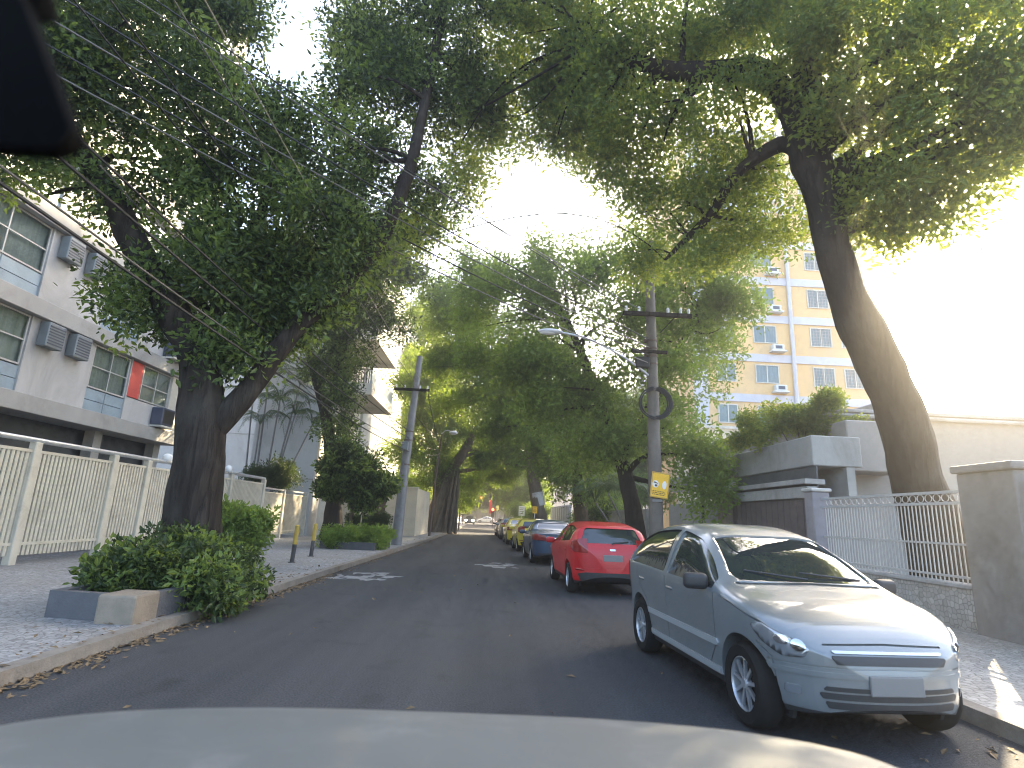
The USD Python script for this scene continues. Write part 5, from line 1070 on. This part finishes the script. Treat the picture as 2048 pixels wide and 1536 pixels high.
for k in range(14): ga('board', MB().rbox(RX - .045, RX - .021, 13.2 + k * .314, 13.2 + k * .314 + .29, .1, 2.2, .008, 4), 'gate_brown', par=gt)
gw = ga('side_panel', MB().box(RX - .06, RX + .06, 18.42, 24.0, 0, 2.3), 'grey_render')
ga('roof_tank', MB().rbox(RX + 1.5, RX + 3, 14, 15.5, 3.0, 4.3, .03, 4), 'house_white')
pp = thing('gate_pillar', 'tan gate pillar with a white lamp box on top beside the dark garage gate', 'gate pillar', (RX - .02, 18.0, .12))
put(pp, 'shaft', MB().rbox(-.2, .2, -.36, .36, -.1, 2.42, .02, 4), LK['planter_tan']); put(pp, 'lamp_box', MB().rbox(-.22, .22, -.42, .42, 2.422, 2.80, .02, 4), LK['sign_white'])
put(pp, 'roof', trimesh.convex.convex_hull(np.array([[-.3, -.5, 2.802], [.3, -.5, 2.802], [-.3, .5, 2.802], [.3, .5, 2.802], [-.06, -.1, 3.1], [.06, -.1, 3.1], [-.06, .1, 3.1], [.06, .1, 3.1]])), LK['rust'])
gs = thing('garage_exit_light', 'pair of orange warning lenses on a short post beside the tan gate pillar', 'warning light', (RX - .3, 19.4, .12))
put(gs, 'post', MB().cyl((0, 0, -.05), (0, 0, 2.45), .04, .04, 8), LK['black_trim'], 40); put(gs, 'housing', MB().rbox(-.1, .1, -.08, .08, 2.45, 2.95, .03, 6), LK['black_trim'])
for z in (2.58, 2.82): put(gs, 'lens', m3.Manifold.sphere(.085, 14).scale([1, .6, 1]).translate([0, -.08, z]), LK['orange_lens'], True)
bw = thing('boundary_wall', 'grey green garden wall running on behind the parked cars', 'wall', (6.6, 36, .12)); put(bw, 'wall', MB().box(-.1, .1, -11.5, 6, -.1, 1.9), LK['grey_render']); put(bw, 'coping', MB().box(-.15, .15, -11.5, 6, 1.902, 1.97), LK['concrete'])
bw2 = thing('boundary_wall', 'pale grey panel wall beside the whitewashed trunk', 'wall', (5.6, 52, .12))
for k in range(9): put(bw2, 'panel', MB().rbox(-.06, .06, -9.5 + k * 1.5, -8.04 + k * 1.5, -.1, 2.4, .01, 4), LK['facade_white'])
for k in range(10): put(bw2, 'post', MB().box(-.09, .09, -9.53 + k * 1.5 - .05, -9.53 + k * 1.5 + .05, -.1, 2.5), LK['concrete'])

# ------------------------------------------------------------------ yellow tower ahead on the right
yb = thing('yellow_apartment_tower', 'yellow apartment tower with pale floor bands and window air conditioners', 'apartment building', (15.8, 44, 0))
def yp(name, mb, mk, par=None, smooth=False, **k):
    m = as_tm(mb)
    m = m.copy(); m.apply_translation([-15.8, -44, 0]); return put(par or yb, name, m, LK[mk], smooth, **k)
FHy, Zb = 3.42, 11.7; NFy = 7
yp('wall', MB().box(15.8, 32.2, 44, 58, 0, Zb + NFy * FHy), 'yellow_wall')
yp('corner_strip', MB().box(15.7, 16.9, 43.93, 43.998, 0, Zb + NFy * FHy), 'band_lilac')
yp('drain_pipe', tube([(24.0, 43.8, 4), (24.0, 43.8, Zb + NFy * FHy)], .16, 12), 'band_lilac', smooth=40)
yp('parapet', MB().box(15.6, 32.4, 43.8, 58.1, Zb + NFy * FHy + .002, Zb + NFy * FHy + 1.0), 'band_lilac')
def ywin(x0, x1, z0, z1, kind):
    f = MB().box(x0, x1, 43.90, 43.996, z0, z0 + .07).box(x0, x1, 43.90, 43.996, z1 - .07, z1).box(x0, x0 + .07, 43.90, 43.996, z0 + .07, z1 - .07).box(x1 - .07, x1, 43.90, 43.996, z0 + .07, z1 - .07)
    xm = (x0 + x1) / 2; f.box(xm - .035, xm + .035, 43.905, 43.99, z0 + .07, z1 - .07)
    w = yp('window', f, 'cream_slab')
    if kind == 'grid':
        g = MB()
        for k in range(1, 7): xx_ = x0 + (x1 - x0) * k / 7; g.box(xx_ - .015, xx_ + .015, 43.91, 43.935, z0 + .07, z1 - .07)
        for k in range(1, 6): zz_ = z0 + (z1 - z0) * k / 6; g.box(x0 + .07, x1 - .07, 43.936, 43.95, zz_ - .015, zz_ + .015)
        yp('grid', g, 'curtain', par=w)
        yp('backing', MB().box(x0 + .06, x1 - .06, 43.975, 43.992, z0 + .06, z1 - .06), 'curtain_grey', par=w)
    else:
        yp('curtain', MB().box(x0 + .06, x1 - .06, 43.975, 43.992, z0 + .06, z1 - .06), 'curtain_grey', par=w)
    yp('pane', MB().box(x0 + .06, x1 - .06, 43.955, 43.962, z0 + .06, z1 - .06), 'window_pane', par=w)
for fl in range(-2, NFy):
    z = Zb + fl * FHy
    if fl >= 0: yp('floor_band', MB().box(16.902, 32.3, 43.90, 43.998, z - .33, z + .33), 'band_lilac')
    else: yp('floor_band', MB().box(16.902, 32.3, 43.90, 43.998, z - .2, z + .2), 'band_lilac')
    ywin(20.8, 22.75, z + 1.3, z + 2.85, 'plain'); ywin(17.6, 19.2, z + 1.3, z + 2.85, 'plain')
    ywin(25.6, 27.4, z + 1.2, z + 2.85, 'grid'); ywin(28.2, 30.0, z + 1.2, z + 2.85, 'grid')
    ac = yp('air_conditioner', MB().add(rbox(22.2, 23.1, 43.45, 43.996, z + .62, z + 1.12, .03, 4)), 'ac_white')
    yp('grille', MB().box(22.38, 22.92, 43.43, 43.449, z + .74, z + 1.0), 'ac_dark', par=ac); yp('shelf', MB().box(22.05, 23.25, 43.35, 43.996, z + .5, z + .615), 'ac_white', par=ac)
pdm = thing('podium_block', 'pale sunlit block at the foot of the yellow tower', 'building', (14, 40, 0)); put(pdm, 'wall', MB().box(0, 9, 0, 3.7, 0, 8.4), LK['podium_beige']); put(pdm, 'coping', MB().box(-.1, 9.1, -.1, 3.75, 8.402, 8.6), LK['cream_slab'])
# pale tower further on, white building down the street, end block
pt_ = thing('pale_tower', 'pale bluish tower glimpsed between the tree crown and the yellow tower', 'apartment building', (19, 66, 0))
put(pt_, 'wall', MB().box(0, 9, 0, 10, 0, 22), LK['facade_white'])
for k in range(6):
    put(pt_, 'floor_band', MB().box(0, 9, -.08, -.002, 3.4 * k + 3.0, 3.4 * k + 3.3), LK['band_lilac'])
    for x in (1, 3.6, 6.2): put(pt_, 'window', MB().box(x, x + 1.6, -.05, -.003, 3.4 * k + 4.2, 3.4 * k + 5.6), LK['car_glass'])
wb_ = thing('white_building', 'white low building showing between the whitewashed trunk and the far trees', 'building', (7, 92, 0))
put(wb_, 'wall', MB().box(-1.2, 8, 0, 10, 0, 7.2), LK['facade_white']); put(wb_, 'roof', MB().box(-1.5, 8.3, -.3, 10.3, 7.202, 7.6), LK['concrete'])
for k in range(2):
    for x in (.4, 3, 5.6): put(wb_, 'window', MB().box(x, x + 1.4, -.05, -.003, 1.6 + 3 * k, 3.0 + 3 * k), LK['car_glass'])
eb = thing('end_building', 'dark building closing the view behind the cross street', 'building', (-4, 166, 0)); put(eb, 'wall', MB().box(-40, 40, 0, 12, 0, 13), LK['dark_recess'])
for k in range(4):
    for x in np.arange(-12, 12, 3.0): put(eb, 'window', MB().box(x, x + 1.6, -.06, -.003, 1.6 + 3 * k, 3.0 + 3 * k), LK['car_glass'])
for i, (x, y, sx, sy, h, mk, lab) in enumerate(((-22, 62, 13, 30, 24, 'cream_slab', 'cream tower hidden behind the great fig tree'), (-20, 98, 13, 28, 22, 'facade_white', 'white tower far along the fence side'), (11, 104, 14, 22, 20, 'podium_beige', 'tan tower far along the parked car side'))):
    b = thing('apartment_tower', lab, 'apartment building', (x, y, 0)); put(b, 'wall', MB().box(0, sx, 0, sy, 0, h), LK[mk]); put(b, 'parapet', MB().box(-.15, sx + .15, -.15, sy + .15, h + .002, h + .8), LK['concrete'])
    for k in range(int(h // 3.1)):
        for xx_ in np.arange(1.0, sx - 1.5, 2.7): put(b, 'window', MB().box(xx_, xx_ + 1.5, -.05, -.003, 1.2 + 3.1 * k, 2.6 + 3.1 * k), LK['car_glass'])
        fx0, fx1 = (sx + .003, sx + .05) if x < 0 else (-.05, -.003)
        for yy_ in np.arange(1.2, sy - 2, 3.4): put(b, 'window', MB().box(fx0, fx1, yy_, yy_ + 1.7, 1.2 + 3.1 * k, 2.6 + 3.1 * k), LK['car_glass'])

# ------------------------------------------------------------------ signals, notice boards, motorcycle at the far end
def signal(label, x, y, h, arm_x):
    q = thing('traffic_signal', label, 'traffic signal', (x, y, .1))
    put(q, 'post', MB().cyl((0, 0, -.1), (0, 0, h), .07, .06, 10), LK['rust'], 40)
    if arm_x: put(q, 'arm', MB().cyl((0, 0, h), (arm_x, 0, h + .3), .05, .04, 8), LK['rust'], 40)
    hx, hz = (arm_x, h + .25) if arm_x else (0, h - .1)
    hb = put(q, 'housing', MB().rbox(hx - .25, hx + .25, -.22, -.07, hz - 1.28, hz + .1, .03, 6), LK['black_trim'])
    for k, mk in enumerate(('red_lit', 'black_plastic', 'black_plastic')): put(hb, 'lens', m3.Manifold.sphere(.19, 14).scale([1, .45, 1]).translate([hx, -.225, hz - .16 - k * .42]), LK[mk], True)
    return q
signal('overhead traffic signal showing red above the crossing white sedan', .3, 96, 4.25, -2.6)
signal('red traffic signal on a post at the far kerb behind the oncoming car', -5.05, 95, 2.85, 0)
sq = signal('red traffic signal on the near side post with a red banner', -.15, 90, 2.75, 0)
put(sq, 'banner', MB().box(-.6, -.21, -.02, .02, 1.9, 3.9), LK['flag_red'])
fl_ = thing('street_banner', 'small yellow banner on a pole beside the red banner', 'banner', (.75, 90, .1)); put(fl_, 'pole', MB().cyl((0, 0, -.1), (0, 0, 3.3), .03, .03, 8), LK['galvanised'], 40); put(fl_, 'cloth', MB().box(-.35, -.03, -.01, .01, 2.3, 3.2), LK['flag_yellow'])
def board(name, label, x, y, z, w, h, mk, cat='sign'):
    q = thing(name, label, cat, (x, y, .12)); put(q, 'post', MB().cyl((0, 0, -.1), (0, 0, z + h * .5), .035, .035, 8), LK['galvanised'], 40)
    put(q, 'plate', MB().rbox(-w / 2, w / 2, -.06, -.036, z - h / 2, z + h / 2, .01, 4), LK[mk])
    fm = MB()
    for k in range(4): fm.box(-w * .35, w * (.35 - .1 * (k % 2)), -.0635, -.0605, z + h * (.28 - .18 * k), z + h * (.33 - .18 * k))
    put(q, 'print', fm, LK['sign_dark'])
board('notice_sign', 'white rectangular street sign beside the parked row', 2.75, 57, 2.05, .6, .95, 'sign_white')
board('notice_sign', 'smaller grey white sign nearest the dark far trunk', 1.95, 62, 1.7, .5, .8, 'sign_white')
board('notice_sign', 'orange yellow sign above the taxi roofs', 3.05, 43, 2.0, .36, .5, 'sign_yellow')
mo = thing('motorcycle', 'dark motorcycle standing at the far end of the parked row', 'motorcycle', (.35, 66, 0), 8)
for y in (-.65, .65):
    a = np.linspace(0, 2 * np.pi, 21); wv = put(mo, 'wheel', tube(np.c_[np.zeros(21), y + np.cos(a) * .26, .31 + np.sin(a) * .26], .055, 8, closed=False), LK['tyre'], 50)
    put(wv, 'hub', MB().cyl((-.04, y, .31), (.04, y, .31), .12, .12, 12), LK['alloy'])
put(mo, 'frame', MB().tube([(0, -.65, .31), (0, -.1, .45), (0, .35, .6), (0, .5, .85), (0, .65, .31)], .035, 6).rbox(-.13, .13, -.2, .3, .28, .6, .05, 6), LK['black_trim'])
put(mo, 'tank', m3.Manifold.sphere(.2, 14).scale([.75, 1.3, .7]).translate([0, .2, .82]), LK['flag_red'], True)
put(mo, 'seat', MB().rbox(-.13, .13, -.7, .0, .76, .86, .045, 6), LK['black_trim']); put(mo, 'handlebar', MB().tube([(-.35, .35, 1.05), (0, .45, 1.0), (.35, .35, 1.05)], .018, 6), LK['chrome'])
put(mo, 'tail_light', MB().rbox(-.07, .07, -.8, -.72, .7, .78, .02, 6), LK['lamp_red']); put(mo, 'headlight', m3.Manifold.sphere(.1, 12).translate([0, .6, .92]), LK['chrome'], True)

# mirror housing and roof edge of the car that carries the camera
mp_ = [(-0.35, 0.3, 1.69), (-0.27, 0.3, 1.69), (-0.26, 0.3, 1.7), (-0.31, 0.3, 1.79), (-0.33, 0.3, 1.82), (-0.38, 0.3, 1.82)]
mo_ = np.array(mp_[1]); mpoly = Polygon([(p[0] - mo_[0], p[2] - mo_[2]) for p in mp_]).buffer(-.012).buffer(.012)
mm = trimesh.creation.extrude_polygon(mpoly, .012, engine='earcut'); v = mm.vertices.copy(); mm.vertices = np.c_[v[:, 0], v[:, 2], v[:, 1]]
if mm.volume < 0: mm.invert()
mr = thing('mirror_housing', 'black rounded mirror housing in the upper corner of the view', 'mirror', mo_)
put(mr, 'housing', mm, LK['black_plastic'], 40)
put(mr, 'stem', MB().tube([(-.06, .03, .12), (-.06, -.02, .2), (-.06, -.1, .26)], .012, 8), LK['black_plastic'], 50)
put(own, 'roof', MB().rbox(-.8, .8, -1.6, .36, 1.72, 1.78, .03, 6), LK['bonnet_dusty'])

# ------------------------------------------------------------------ the hazy afternoon air
hz = usdkit.material(stage, '/World/Looks/haze_air', {'v': ('principled_volume', {'color': (0.95, 0.93, 0.88), 'density': 0.0026, 'anisotropy': 0.8})}, [], volume='v.volume')
put(None, 'haze', MB().box(-450, 450, -350, 750, -2, 60), hz, label='thin bright haze filling the street towards the low sun', cat='haze', kind='stuff')
